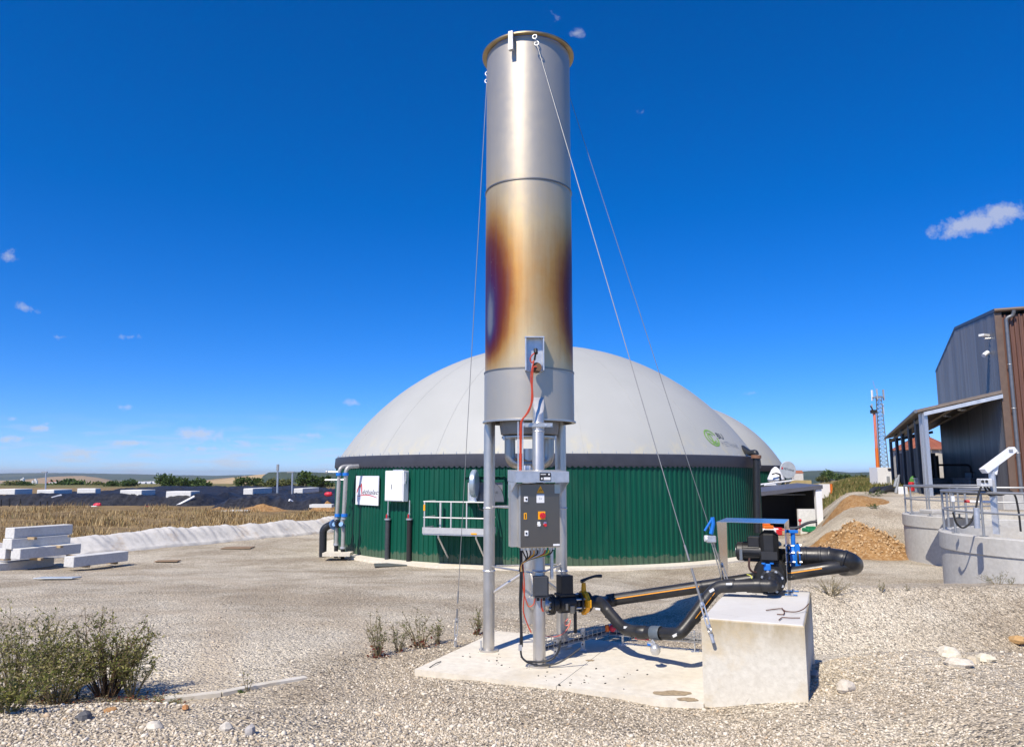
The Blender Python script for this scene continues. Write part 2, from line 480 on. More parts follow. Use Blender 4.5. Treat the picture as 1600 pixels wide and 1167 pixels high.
# ---- loose stones lying on the near ground, each a small faceted lump, tinted one by one
def ico():
    t = (1 + 5 ** .5) / 2
    v = np.array([(-1, t, 0), (1, t, 0), (-1, -t, 0), (1, -t, 0), (0, -1, t), (0, 1, t), (0, -1, -t), (0, 1, -t), (t, 0, -1), (t, 0, 1), (-t, 0, -1), (-t, 0, 1)], float)
    f = np.array([(0, 11, 5), (0, 5, 1), (0, 1, 7), (0, 7, 10), (0, 10, 11), (1, 5, 9), (5, 11, 4), (11, 10, 2), (10, 7, 6), (7, 1, 8),
                  (3, 9, 4), (3, 4, 2), (3, 2, 6), (3, 6, 8), (3, 8, 9), (4, 9, 5), (2, 4, 11), (6, 2, 10), (8, 6, 7), (9, 8, 1)])
    return v / np.linalg.norm(v[0]), f
ICO_V, ICO_F = ico()
def in_pad(x, y, m=0.03):
    p = np.stack([x + 1.05, y - 8.30], -1)
    a = p @ np.array(EX[:2]); b = p @ np.array(EYD[:2])
    pad = (a > -m) & (a < 3.4 + m) & (b > -m) & (b < 2.14 + m)
    q = np.stack([x - 1.765, y - 7.12], -1)
    a = q @ np.array(EX[:2]); b = q @ np.array(EYD[:2])
    return pad | ((a > -m) & (a < .90 + m) & (b > -m) & (b < 2.09 + m))
def ground_z_mesh(x, y):
    """height of the built sheet incl. its small relief"""
    z = gz(x, y)
    add = np.array([.035 * mnoise.noise(Vector((a * .7, b * .7, 0))) + .022 * mnoise.noise(Vector((a * 2.3, b * 2.3, 5))) for a, b in zip(x, y)])
    return z + add
NS = 84000
r1 = RNG.random(NS * 3)
ys = 4.0 + 8.5 * r1 ** 1.5
xs = (RNG.random(NS * 3) * 1.7 - .85) * (ys + .4)
pn = np.array([mnoise.noise(Vector((a * .8, b * .8, 9))) for a, b in zip(xs, ys)])
coarse_s = np.clip(1 - sm(6.0, 6.8, ys) * (1 - sm(-2.4, -.8, xs)) - sm(7.6, 8.8, ys) * sm(2.6, 3.4, xs) - .75 * sm(9.0, 10.5, ys), .05, 1)
keep = (~in_pad(xs, ys)) & (RNG.random(NS * 3) < np.clip(.55 + .8 * pn, .12, 1) * coarse_s)
xs, ys = xs[keep][:NS], ys[keep][:NS]
n = len(xs)
zs = ground_z_mesh(xs, ys)
size = .0052 + .0085 * RNG.random(n) ** 2 + .011 * (RNG.random(n) > .975)
k = RNG.random((n, 3)) * .55 + .7; k[:, 2] *= .72
ang = RNG.random(n) * 2 * np.pi
V = ICO_V[None] * (1 + .75 * (RNG.random((n, 12, 1)) - .5))
V = V * (k * size[:, None])[:, None, :]
ca, sa = np.cos(ang)[:, None], np.sin(ang)[:, None]
V = np.stack([V[..., 0] * ca - V[..., 1] * sa, V[..., 0] * sa + V[..., 1] * ca, V[..., 2]], -1)
tl = RNG.normal(0, .25, (n, 1)); V[..., 2] += V[..., 0] * tl
V += np.stack([xs, ys, zs + size * .28], -1)[:, None, :]
FF = (ICO_F[None] + (np.arange(n) * 12)[:, None, None]).reshape(-1, 3)
s_ = NT('loose_stone')
s_.set(Base_Color=s_.mix(.3, s_.ramp(s_.attr('tint'), [(0, (.17, .14, .105)), (.25, (.40, .335, .245)), (.6, (.62, .54, .42)), (.93, (.82, .76, .64)), (1, (.50, .33, .17))]),
                             s_.ramp(s_.noise(60, 4), [(.3, (.42, .355, .265)), (.7, (.72, .65, .52))])), Roughness=.92, Specular_IOR_Level=.2)
M_stone = s_.m
st = np_mesh('gravel_stones', V.reshape(-1, 3), FF, M_stone)
tag(st, 'loose pale limestone gravel scattered over the near ground', 'gravel', kind='stuff')
a = st.data.attributes.new('tint', 'FLOAT', 'POINT'); a.data.foreach_set('value', np.repeat(RNG.random(n), 12).astype(np.float32))

# ---- bigger stones one can point at
def rock(u, v, w, h, label, colr=(.60, .54, .44), seed=0):
    p = G(u, v); s = p.y / F; R = np.random.default_rng(seed + 50)
    mb = MB()
    b = MB(); b.ball((0, 0, 0), 1, 10, 7)
    vs = []
    for q in b.v:
        m = 1 + .34 * mnoise.noise(q * 1.6 + Vector((seed * 3.1, 0, 0))) + .16 * mnoise.noise(q * 4 + Vector((seed, 3, 0)))
        vs.append((q.x * w * s / 2 * m, q.y * w * s / 2 * m * .8, max(q.z, -.6) * h * s / 2 * m))
    mb.add(vs, b.f, Matrix.Translation(p + Vector((0, 0, h * s * .25))) @ Matrix.Rotation(seed * 1.3, 4, 'Z'))
    o = mb.build('rock', mat('rock_' + '_'.join(str(int(x * 100)) for x in colr), colr, .92, 0, .22, 18, .5, 60), smooth=28)
    return tag(o, label, 'rock', 'larger stones lying on the gravel')
rock(131, 1124, 26, 15, 'dark grey stone lying below the leafy shrub', (.10, .10, .105), 1)
rock(240, 1140, 30, 15, 'pale lump of limestone right of the dark grey stone', (.58, .53, .44), 2)
rock(172, 1111, 20, 8, 'flat orange brown stone at the foot of the shrub', (.40, .22, .09), 3)
rock(290, 1107, 13, 8, 'small orange stone beside the green moss', (.42, .20, .08), 4)
rock(1322, 1078, 30, 20, 'round pale stone on the gravel right of the concrete block', (.60, .54, .45), 5)
rock(1484, 1026, 36, 20, 'broad cream rock, leftmost of the cluster on the right crest', (.66, .60, .48), 6)
rock(1497, 1041, 40, 16, 'low cream rock in front of the rocks on the right crest', (.62, .56, .46), 7)
rock(1519, 1035, 24, 14, 'small tan rock, middle of the cluster on the right crest', (.58, .50, .36), 8)
rock(1541, 1034, 26, 17, 'cream rock, rightmost of the cluster on the right crest', (.66, .60, .46), 9)
rock(1272, 1058, 18, 14, 'grey stone in the shadow beside the concrete block', (.30, .29, .27), 10)
rock(1590, 1003, 26, 12, 'orange stone on the crest at the right edge', (.48, .30, .13), 11)
rock(352, 1143, 22, 18, 'pale boulder half sunk in the front gravel', (.56, .52, .45), 12)
rock(390, 1148, 18, 20, 'grey stone right of the pale sunken boulder', (.40, .38, .36), 13)

# ---- concrete pad, its second pour, and the strip round the tank
def concrete(name, base, stain=(.45, .36, .22), amt=.35, sc=2.5, lo=.45, hi=.75):
    t = NT(name)
    n1 = t.noise(sc, 7, .65); n2 = t.noise(sc * 9, 5, .6); n3 = t.noise(1.3, 6, .7, stretch=(1, 1, .35))
    c = t.mix(t.ramp(n2, [(.3, 0), (.7, 1)]), tuple(x * .88 for x in base), tuple(min(1, x * 1.08) for x in base))
    c = t.mix(t.math('MULTIPLY', t.ramp(n1, [(lo, 0), (hi, 1)]), amt), c, stain)
    c = t.mix(t.ramp(n3, [(.55, 0), (.75, .35)]), c, tuple(x * .62 for x in base))
    pits = t.ramp(t.voro(34, 'F1'), [(.03, 1), (.07, 0)])
    c = t.mix(t.math('MULTIPLY', pits, .7), c, tuple(x * .35 for x in base))
    t.set(Base_Color=c, Roughness=.9, Specular_IOR_Level=.2)
    t.bump(t.math('ADD', n2, t.math('MULTIPLY', pits, -.6)), .3, .006)
    return t.m
M_pad = concrete('pad_concrete', (.69, .645, .545), (.55, .45, .29), .45, 1.2)
M_block = concrete('block_concrete', (.62, .59, .52), (.42, .34, .20), .55, 1.4)
M_tankc = concrete('tank_concrete', (.50, .49, .46), (.34, .28, .21), .4, 1.0)
A0 = Vector((-1.05, 8.30, 0))
def padp(a, b, z): return A0 + EX * a + EYD * b + Vector((0, 0, z))
pad = thing('pavement', None, None, padp(0, 0, PADZ)); pad['kind'] = 'structure'
gapw = .006
for a0, a1 in ((0, 1.62), (1.62 + gapw, 3.055)):
    mb = MB()
    e = .012
    mb.hexa([padp(a0, 0, PADZ - .22), padp(a1, 0, PADZ - .22), padp(a1, 2.14, PADZ - .22), padp(a0, 2.14, PADZ - .22),
             padp(a0, 0, PADZ), padp(a1, 0, PADZ), padp(a1, 2.14, PADZ), padp(a0, 2.14, PADZ)])
    mb.build('concrete_slab', M_pad, pad, smooth=0)
def streak_on(u, v, w, h, name, m, par, z):
    """a flat irregular deposit lying on a slab"""
    c = PZ(u, v, z); mb = MB(); n = 18; ring = []
    for i in range(n):
        t = 2 * math.pi * i / n; k = 1 + .45 * mnoise.noise(Vector((u * .1, i * .9, v)))
        ring.append((c.x + w / 2 * k * math.cos(t), c.y + h / 2 * k * math.sin(t), z))
    mb.add(ring, [tuple(range(n))])
    return mb.build(name, m, par, 0)
M_mud = mat('dried_mud', (.34, .26, .16), .95, 0, .3, 30)
streak_on(1050, 1082, .38, .16, 'mud_patch', M_mud, pad, PADZ + .004)
streak_on(922, 1031, .10, .07, 'mud_patch', M_mud, pad, PADZ + .004)
streak_on(1075, 1092, .2, .12, 'mud_patch', M_mud, pad, PADZ + .004)
M_deb = mat('black_debris', (.03, .028, .025), .9)
mb = MB()
for i in range(46):
    u, v = random.choice([(770, 1030), (800, 1038), (960, 1055), (740, 1022), (900, 1062), (1010, 1062), (860, 1052)])
    p = PZ(u + random.gauss(0, 26), v + random.gauss(0, 7), PADZ + .004)
    r = random.uniform(.004, .012)
    mb.box((p.x, p.y, PADZ + r * .35), (r * 2.2, r * 1.2, r * .7), random.random() * 3)
o = mb.build('debris_crumbs', M_deb, None, 0); tag(o, 'dark crumbs strewn on the pale pad', 'debris', kind='stuff')
p0, p1 = PZ(671, 1043, PADZ), PZ(689, 1034, PADZ)
o = MB().tube([p0 + Vector((0, 0, .006)), p0 * .5 + p1 * .5 + Vector((.01, 0, .02)), p1 + Vector((0, 0, .008))], .0045, 6).build('twig', M_deb)
tag(o, 'short dark stick lying on the left corner of the pad', 'stick')

# kerb-like strip of old concrete at the left crest
q = [G(255, 1096), G(345, 1086), G(420, 1071), G(478, 1062)]
mb = MB()
for a, b in zip(q[:-1], q[1:]):
    d = (b - a).normalized(); nrm = Vector((-d.y, d.x, 0)).normalized() * .045
    zz = Vector((0, 0, .035))
    mb.hexa([a - nrm - zz * 2, b - nrm - zz * 2, b + nrm - zz * 2, a + nrm - zz * 2, a - nrm + zz, b - nrm + zz, b + nrm + zz, a + nrm + zz])
o = mb.build('kerb', M_block, None, 0); o['kind'] = 'structure'
# rusty/steel covers lying in the yard
def plate(u, v, w, d, rz, name, label, m, h=.03):
    p = G(u, v); mb = MB()
    n_ = Vector((gzf(p.x - .3, p.y) - gzf(p.x + .3, p.y), gzf(p.x, p.y - .3) - gzf(p.x, p.y + .3), .6)).normalized()
    R = n_.to_track_quat('Z', 'Y').to_matrix() @ Matrix.Rotation(rz, 3, 'Z')
    mb.box(p + n_ * (h / 2 + .03), (w, d, h), R=R, bev=.01)
    return tag(mb.build(name, m, None, 0), label, 'plate')
plate(610, 884, 1.1, .8, .2, 'drain_cover', 'dark grey rubber drain cover below the white wall cabinet', mat('dark_cover', (.09, .10, .09), .8))
plate(90, 905, 1.0, .55, .1, 'steel_plate', 'pale bluish steel plate lying by the concrete beams', mat('blue_steel', (.48, .53, .56), .5, .3))
plate(372, 857, 1.2, .8, .1, 'rusty_plate', 'brown rusty plate lying in the yard before the white sheet', mat('rust_plate', (.25, .17, .10), .9))
plate(262, 878, .8, .4, .1, 'rusty_plate', 'small brown plate right of the concrete beams', mat('rust_plate', (.25, .17, .10), .9))
# ------------------------------------------------------------------ digester tanks
M_green = mat('green_cladding', (.0005, .082, .046), .5, 0, .10, 3, 0, 0, .06, spec=.28)
def clad(name, base):
    t = NT(name)
    oi = t.n.new('ShaderNodeObjectInfo')
    pos = t.n.new('ShaderNodeNewGeometry').outputs['Position']
    sz = t.n.new('ShaderNodeSeparateXYZ'); t.l.new(pos, sz.inputs[0])
    n1 = t.noise(1.5, 6, .65, pos, stretch=(2, 2, .35)); n2 = t.noise(5, 6, .7, pos)
    c = t.mix(oi.outputs['Random'], tuple(x * .90 for x in base), tuple(x * 1.12 for x in base))
    c = t.mix(t.math('MULTIPLY', t.ramp(n1, [(.5, 0), (.8, 1)]), .16), c, (.10, .16, .12))
    splash = t.math('MULTIPLY', t.ramp(t.math('ADD', sz.outputs[2], t.math('MULTIPLY', n2, -.7)), [(-.30, 1), (-.06, 0)]), .22)
    c = t.mix(splash, c, (.30, .25, .17))
    t.set(Base_Color=c, Roughness=t.math('ADD', t.math('MULTIPLY', n1, .15), .42), Specular_IOR_Level=.28)
    return t.m
M_green = clad('weathered_green_cladding', (.0005, .070, .042))
M_anth = mat('anthracite_band', (.045, .047, .062), .5, 0, .12, 3)
M_galv = mat('galvanised_steel', (.62, .63, .64), .42, .75, .12, 14, .15, 60)
M_steel = mat('stainless_steel', (.60, .575, .53), .42, .85, .07, 5, 0, 40)
M_pipew = mat('pale_steel_pipe', (.40, .39, .37), .42, .3, .08, 6)
M_black = mat('black_plastic', (.018, .02, .024), .42, 0, .2, 8)
M_rubber = mat('black_rubber', (.014, .014, .015), .75, 0, .2, 8)
M_white = mat('white_paint', (.80, .81, .82), .4, 0, .04, 4)
M_blue = mat('blue_paint', (.01, .17, .62), .4, 0, .1, 8)
M_red = mat('red_paint', (.55, .02, .03), .45, 0, .1, 8)
M_yel = mat('yellow_paint', (.90, .40, .006), .45, 0, .1, 8)
M_orange = mat('orange_paint', (.72, .17, .02), .5, 0, .1, 8)
M_grey = mat('grey_paint', (.30, .32, .34), .45, 0, .1, 6)
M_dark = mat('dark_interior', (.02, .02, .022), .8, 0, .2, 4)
def membrane(name):
    t = NT(name)
    n1 = t.noise(.35, 6, .6); n2 = t.noise(2.2, 6, .65, stretch=(1, 1, .25))
    c = t.mix(t.ramp(n1, [(.35, 0), (.7, 1)]), (.385, .392, .372), (.425, .43, .41))
    c = t.mix(t.math('MULTIPLY', t.ramp(n2, [(.5, 0), (.75, 1)]), t.attr('low')), c, (.50, .46, .33))
    t.set(Base_Color=c, Roughness=.55, Specular_IOR_Level=.3)
    return t.m
M_dome = membrane('dome_membrane')
def digester(cx, cy, R, zb, zt, band, H, label, detail=True):
    C = Vector((cx, cy, zb))
    th = thing('digester_tank', label, 'tank', C)
    zc0 = zt - band
    # one corrugated cladding sheet, then copies all the way round
    ns, per = 58, 5
    da = 2 * math.pi / ns
    prof = []
    for kk in range(per):
        for f, off in ((.0, 0), (.42, 0), (.52, .032), (.88, .032), (.98, 0)):
            prof.append(((kk + f) / per, off))
    prof.append((1.004, 0))
    mb = MB()
    vs, fs = [], []
    for z in (zb + .02, zc0 + .06):
        for t, off in prof:
            a = (t - .5) * da
            vs.append((cx + (R + off) * math.cos(a), cy + (R + off) * math.sin(a), z))
    m = len(prof)
    for i in range(m - 1): fs.append((i, i + 1, m + i + 1, m + i))
    mb.add(vs, fs)
    toc = math.atan2(-cy, -cx)
    s0 = None
    for k in range(ns):
        a = k * da + .03
        d = abs((a - toc + math.pi) % (2 * math.pi) - math.pi)
        if d > 1.75: continue
        if s0 is None:
            s0 = mb.build('cladding_sheet', M_green, th, smooth=20); s0.rotation_euler = (0, 0, a)
        else:
            copy_obj(s0, th, Matrix.Rotation(a, 4, 'Z'))
    # structural wall behind the sheets
    MB().lathe([(R - .03, zb), (R - .03, zc0)], (cx, cy, 0), 96).build('wall', M_dark, th)
    # dark eaves band with its drip edge
    n = 174
    mb = MB()
    mb.lathe([(R - .02, zt - band), (R + .085, zt - band), (R + .095, zt - band + .03), (R + .07, zt - .02), (R + .02, zt + .015), (R - .1, zt + .02)], (cx, cy, 0), n)
    bd = mb.build('eaves_band', M_anth, th, smooth=30)
    # scalloped lower hem of the band over each rib
    if detail:
        mb = MB(); nh = ns * per
        for i in range(nh):
            a = i * da / per + .03
            d = abs((a - toc + math.pi) % (2 * math.pi) - math.pi)
            if d > 1.7: continue
            w = da / per
            pts = []
            for j in range(7):
                t = j / 6; pts.append((a + (t - .5) * w, zt - band - .05 * math.sin(math.pi * t)))
            vs = [(cx + (R + .078) * math.cos(p), cy + (R + .078) * math.sin(p), zt - band + .01) for p, z in pts] + \
                 [(cx + (R + .078) * math.cos(p), cy + (R + .078) * math.sin(p), z) for p, z in pts]
            mb.add(vs, [(j, j + 1, 8 + j, 7 + j) for j in range(6)])
        mb.build('hem', M_anth, bd, smooth=0)
        mb = MB()
        for i in range(116):
            a = i * 2 * math.pi / 116
            p = Vector((cx + (R - .03) * math.cos(a), cy + (R - .03) * math.sin(a), zt + .0))
            mb.cyl(p, p + Vector((0, 0, .09)), .012, n=5)
        mb.build('edge_bolts', M_galv, bd, 0)['kind'] = 'stuff'
    # membrane dome: spherical cap, slightly fuller at the shoulder
    Rd = R - .12
    rho = (Rd * Rd + H * H) / (2 * H)
    amax = math.asin(Rd / rho)
    prof = [(rho * math.sin(amax * k / 60), zt + H - rho + rho * math.cos(amax * k / 60)) for k in range(60, -1, -1)]
    mb = MB().lathe([(max(r, .001), z) for r, z in prof], (cx, cy, 0), 128)
    dm = mb.build('dome', M_dome, th, smooth=60)
    at = dm.data.attributes.new('low', 'FLOAT', 'POINT')
    at.data.foreach_set('value', [float(1 - sm(zt - zb + .15, zt - zb + .95, v.co.z)) for v in dm.data.vertices])
    # welded membrane seams
    mb = MB()
    for i in range(22):
        a = toc + (i - 10.5) * 2 * math.pi / 22
        if abs(i - 10.5) > 5.6: continue
        mb.tube([(cx + (r + .006) * math.cos(a), cy + (r + .006) * math.sin(a), z + .006) for r, z in prof[:56:3]], .003, 4)
    mb.build('membrane_seams', M_dome, dm, 0)
    return th, C, R, rho, zt + H - rho
TC = Vector((1.54, 34.37, 0)); TR = 9.40
tz = P(840, 709, 25.0).z
tank1, *_ , T_rho, T_zc = digester(TC.x, TC.y, TR, 0.0, tz, .40, 5.2, 'green clad round digester with a pale dome, right behind the flare')
tank2 = digester(13.9, 65.0, 9.4, .15, P(1215, 728, 62).z, .45, 5.6, 'second green digester with a pale dome, half hidden behind the first', False)[0]
tank2['group'] = tank1['group'] = 'biogas digesters'
# concrete footing ring around the first tank
mb = MB().lathe([(TR + .05, -.3), (TR + .62, -.3), (TR + .60, .075), (TR + .03, .10)], (TC.x, TC.y, 0), 96)
ft = mb.build('footing', M_pad, None); ft['kind'] = 'structure'

def on_tank(u, off=0.0, R=TR, C=TC):
    """point at the tank wall seen at photograph column u, with tangent and outward normal"""
    d = Vector(((u - 800) / F, 1.0)); c = C.to_2d(); r = R + off
    a = d.dot(d); b = -2 * d.dot(c); e = c.dot(c) - r * r
    s = (-b - math.sqrt(max(0, b * b - 4 * a * e))) / (2 * a)
    p = d * s; nn = (p - c).normalized()
    return Vector((p.x, p.y, 0)), Vector((-nn.y, nn.x, 0)), Vector((nn.x, nn.y, 0))
def tframe(u, v, off=.04):
    """frame on the wall: x along it to the right, y up, z outward; origin at pixel (u, v)"""
    p, t, n = on_tank(u, off)
    if t.x < 0: t = -t
    o = P(u, v, p.y); o.x, o.y = p.x, p.y
    return frame_mat(o, t, Vector((0, 0, 1)), n)
PXM = F / 25.6     # photograph pixels per metre at the tank front

# printed emblem on the dome: green globe-like C and two words
def dome_pt(x, y, M0):
    q = M0 @ Vector((x, y, 0))
    c = Vector((TC.x, TC.y, T_zc)); d = (q - c).normalized()
    return c + d * (T_rho + .012)
def logo_at(u, v):
    # where the ray meets the dome sphere
    d = ray(u, v).normalized(); c = Vector((TC.x, TC.y, T_zc)); oc = EYE - c
    b = oc.dot(d); e = oc.dot(oc) - T_rho ** 2
    p = EYE + d * (-b - math.sqrt(b * b - e)); n = (p - c).normalized()
    x = Vector((0, 0, 1)).cross(n).normalized(); y = n.cross(x)
    return frame_mat(p + n * .02, x, y, n)
M_lg = mat('emblem_green', (.20, .38, .08), .6); M_lk = mat('emblem_dark', (.03, .05, .07), .6); M_lgr = mat('emblem_grey', (.36, .38, .40), .6)
def dome_print(shapes, M0, name, m):
    mb = MB()
    for vs, fs in shapes: mb.add([dome_pt(x, y, M0) for x, y, *_ in vs], fs)
    return mb.build(name, m, tank1, 0)
def ring_seg(r0, r1, a0, a1, n=28, cx=0, cy=0):
    vs = [(cx + r * math.cos(a0 + (a1 - a0) * i / n), cy + r * math.sin(a0 + (a1 - a0) * i / n)) for r in (r0, r1) for i in range(n + 1)]
    return vs, [(i, i + 1, n + 2 + i, n + 1 + i) for i in range(n)]
LM = logo_at(1112, 684)
lr = .40
dome_print([ring_seg(lr * .84, lr, .35, 2 * math.pi + .05), ring_seg(lr * .44, lr * .58, .6, 2 * math.pi - .6),
            ring_seg(lr * .95, lr * 1.12, -.75, .75, 12, -lr * 1.1, 0), ring_seg(lr * .5, lr * .62, -2.3, -.7, 12, .05, -.05)], LM, 'emblem_ring', M_lg)
vs, fs = text_geo('BU', .40)
dome_print([([(x + .72, y + .12) for x, y, z in vs], fs)], LM, 'emblem_word', M_lk)
vs, fs = text_geo('METHAN', .34)
dome_print([([(x + 1.15, y - .24) for x, y, z in vs], fs)], LM, 'emblem_word', M_lgr)

# white name board with the script lettering
SM = tframe(576.5, 766, .075) @ Matrix.Diagonal((1.62, 1, 1, 1))
sg = thing('name_board', 'white name board with red and black script lettering on the green tank', 'sign', SM.translation)
M_sign = mat('sign_white', (.78, .79, .84), .45, 0, .03, 3)
MB(SM).box((0, 0, 0), (.98, 1.08, .03)).build('panel', M_sign, sg, 0)
def stroke(pts, w, z=.019):
    """flat brush stroke with tapering ends"""
    pts = [Vector(p) for p in pts]; vs = []; n = len(pts)
    for i, p in enumerate(pts):
        d = (pts[min(i + 1, n - 1)] - pts[max(i - 1, 0)]).normalized(); nn = Vector((-d.y, d.x))
        k = w * (.45 + .55 * math.sin(math.pi * (i + .5) / n))
        vs += [(p.x + nn.x * k, p.y + nn.y * k, z), (p.x - nn.x * k, p.y - nn.y * k, z)]
    return vs, [(2 * i, 2 * i + 1, 2 * i + 3, 2 * i + 2) for i in range(n - 1)]
def curve2(ps, n=6):
    out = []
    for (a, b) in zip(ps[:-1], ps[1:]):
        for i in range(n): out.append(Vector(a) * (1 - i / n) + Vector(b) * (i / n))
    return out + [Vector(ps[-1])]
mb = MB(SM)
for ps, w in (([(-.44, -.11), (-.40, .02), (-.33, .20)], .020), ([(-.34, .20), (-.30, .08)], .017), ([(-.30, .08), (-.24, .26)], .017), ([(-.235, .24), (-.225, .05), (-.215, -.16)], .022)):
    mb.add(*stroke(curve2(ps), w))
mb.add(*stroke([(-.41 + .84 * t, -.27 + .105 * math.sin(math.pi * (t * .86 + .09))) for t in [i / 20 for i in range(21)]], .017))
mb.build('red_lettering', M_red, sg, 0)
vs, fs = text_geo('éthalac', .245, .35)
MB(SM).add([(x * .98 + .13, y - .065, .019) for x, y, z in vs], fs).build('black_lettering', mat('print_black', (.015, .015, .02), .6), sg, 0)

# white wall cabinet with two pipes below it
CM = tframe(626, 759, .06)
wc = thing('wall_cabinet', 'white steel cabinet on the green tank, two pipes leaving below', 'cabinet', CM.translation)
MB(CM).box((0, 0, .13), (.92, 1.08, .26), bev=.012).build('body', M_white, wc, 30)
MB(CM).box((-.01, 0, .272), (.86, 1.02, .02), bev=.006).build('door', M_white, wc, 30)
MB(CM).box((-.10, -.02, .295), (.03, .16, .03), bev=.006).build('handle', M_grey, wc, 30)
MB(CM).box((.10, .56, .10), (.5, .04, .16)).box((.49, .30, .16), (.05, .34, .05)).box((.49, .13, .19), (.06, .10, .07)).build('bracket', M_galv, wc, 0)
for k, uu_ in enumerate((610, 643)):
    t_ = tframe(uu_, 800, .10); base = t_.translation
    pp = thing('condensate_pipe', ('dark insulated pipe with a red ball valve, left one below the white cabinet', 'dark insulated pipe with a red ball valve, right one below the white cabinet')[k], 'pipe', (base.x, base.y, .1), 'pipes below the white wall cabinet')
    zt_ = P(uu_, 785, base.y).z; zm = P(uu_, 812, base.y).z
    b = Vector((base.x, base.y, 0)); n3 = Vector((t_[0][2], t_[1][2], 0))
    c0 = b + n3 * .02
    MB().cyl(c0 + Vector((0, 0, zm)), c0 + Vector((0, 0, zt_ + .08)), .022, n=10).build('riser', M_galv, pp)
    MB().cyl(c0 + Vector((0, 0, .03)), c0 + Vector((0, 0, zm)), .085, n=16).cyl(c0 + Vector((0, 0, .62)), c0 + Vector((0, 0, .66)), .09, n=16).build('insulation', M_rubber if k else mat('grey_rubber', (.045, .05, .058), .6), pp)
    MB().cyl(c0 + Vector((0, 0, zm)), c0 + Vector((0, 0, zm + .05)), .12, n=14).cyl(c0 + Vector((0, 0, zm + .16)), c0 + Vector((0, 0, zm + .24)), .04, n=12).build('valve_body', M_galv, pp)
    MB().box(c0 + n3 * .06 + Vector((0, 0, zm + .13)), (.05, .05, .14), bev=.01).build('valve_handle', M_red, pp)

# little service platform with railing
PM = tframe(728, 833, .0)
pf = thing('service_platform', 'small galvanised platform with railings hung on the green tank wall', 'platform', PM.translation)
pw, pd, ph = 2.26, .85, 1.08
MB(PM).box((0, .02, pd / 2 + .08), (pw, .05, pd)).build('deck', M_galv, pf, 0)
mb = MB(PM)
for z_, x0, x1 in ((pd + .08, -pw / 2, pw / 2),):
    mb.box((0, .14, z_ + .012), (pw, .20, .02))
for s in (-1, 1): mb.box((s * (pw / 2 + .012), .14, pd / 2 + .08), (.02, .20, pd))
mb.build('kick_board', mat('alu', (.56, .56, .55), .45, .35, .06, 5), pf, 0)
al = mat('alu', (.56, .56, .55), .45, .35)
for x in (-pw / 2 + .04, -pw / 2 + .30, -.12, .44, pw / 2 - .25, pw / 2 - .04):
    near_ = x not in (-pw / 2 + .30, pw / 2 - .25)
    MB(PM).box((x, ph / 2, (pd + .05) if near_ else .2), (.045 if near_ else .07, ph, .045), bev=.006).build('post', al, pf, 30)
for h in (ph, .56):
    mb = MB(PM)
    mb.cyl((-pw / 2, h, pd + .05), (pw / 2, h, pd + .05), .024, n=8)
    for s in (-1, 1): mb.cyl((s * (pw / 2 - .02), h, .05), (s * (pw / 2 - .02), h, pd + .05), .024, n=8)
    mb.build('rail', al, pf)
MB(PM).box((-pw / 2 + .04, ph - .2, pd + .075), (.06, .2, .02)).build('warning_tag', M_yel, pf, 0)
MB(PM).box((.72, .07, pd + .11), (.2, .05, .012)).build('warning_tag', M_yel, pf, 0)
for x in (-.6, .75):
    MB(PM).tube([(x, 0, pd), (x, -.08, pd), (x, -.82, .04)], .03, 6).build('bracket', M_galv, pf)

# agitator in its wall opening
AM = tframe(759, 768, .05)
ag = thing('agitator', 'grey agitator unit with round hood in an opening of the green wall', 'agitator', AM.translation)
mb = MB(AM)
mb.box((0, .36, 0), (1.36, .09, .12)).box((0, -.36, 0), (1.36, .06, .10)).box((-.66, 0, 0), (.08, .70, .12)).box((.66, 0, 0), (.08, .70, .12))
mb.build('opening_frame', M_green, ag, 0)
MB(AM).box((0, 0, -.03), (1.28, .68, .05)).build('cover_plate', mat('zinc_grey', (.22, .225, .24), .5, .4, .15, 6), ag, 0)
MB(AM).box((.0, .52, .05), (1.5, .02, .16)).build('drip_edge', M_green, ag, 0)
MB(AM).box((-.35, -.16, .15), (.28, .34, .3), bev=.02).box((-.35, -.33, .2), (.40, .04, .4)).build('gearbox', M_galv, ag, 30)
MB(AM).cyl((-.56, -.33, .1), (-.56, .30, .1), .035, n=10).build('guide_bar', al, ag)
mb = MB(AM)
mb.lathe([(0, -.09), (.42, -.09), (.46, -.05), (.46, .05), (.42, .09), (0, .09)], (-.22, .28, .55), 28, axis=AM.to_3x3().inverted() @ Vector((1, -.16, 0)))
mb.build('round_hood', mat('hood_blue_grey', (.42, .50, .56), .3, .4), ag)
MB(AM).box((-.13, .42, .9), (.012, .1, .12)).build('red_badge', M_red, ag, 0)
vs = [(.44 * math.cos(math.pi * i / 20), .62 * math.sin(math.pi * i / 20) - .33) for i in range(21)]
MB(AM).prism(vs, .10, Matrix.Translation((.24, 0, .02))).build('half_round_guard', mat('guard_grey', (.17, .175, .19), .4, .5), ag)
vs, fs = text_geo('FETURNE', .11)
MB(AM).add([(x + .25, y - .02, .125) for x, y, z in vs], fs).build('lettering', M_black, ag, 0)
MB(AM).tube([(-.15, -.2, .5), (.02, -.55, .75), (.2, -.6, .8)], .02, 6).build('hose', M_rubber, ag)

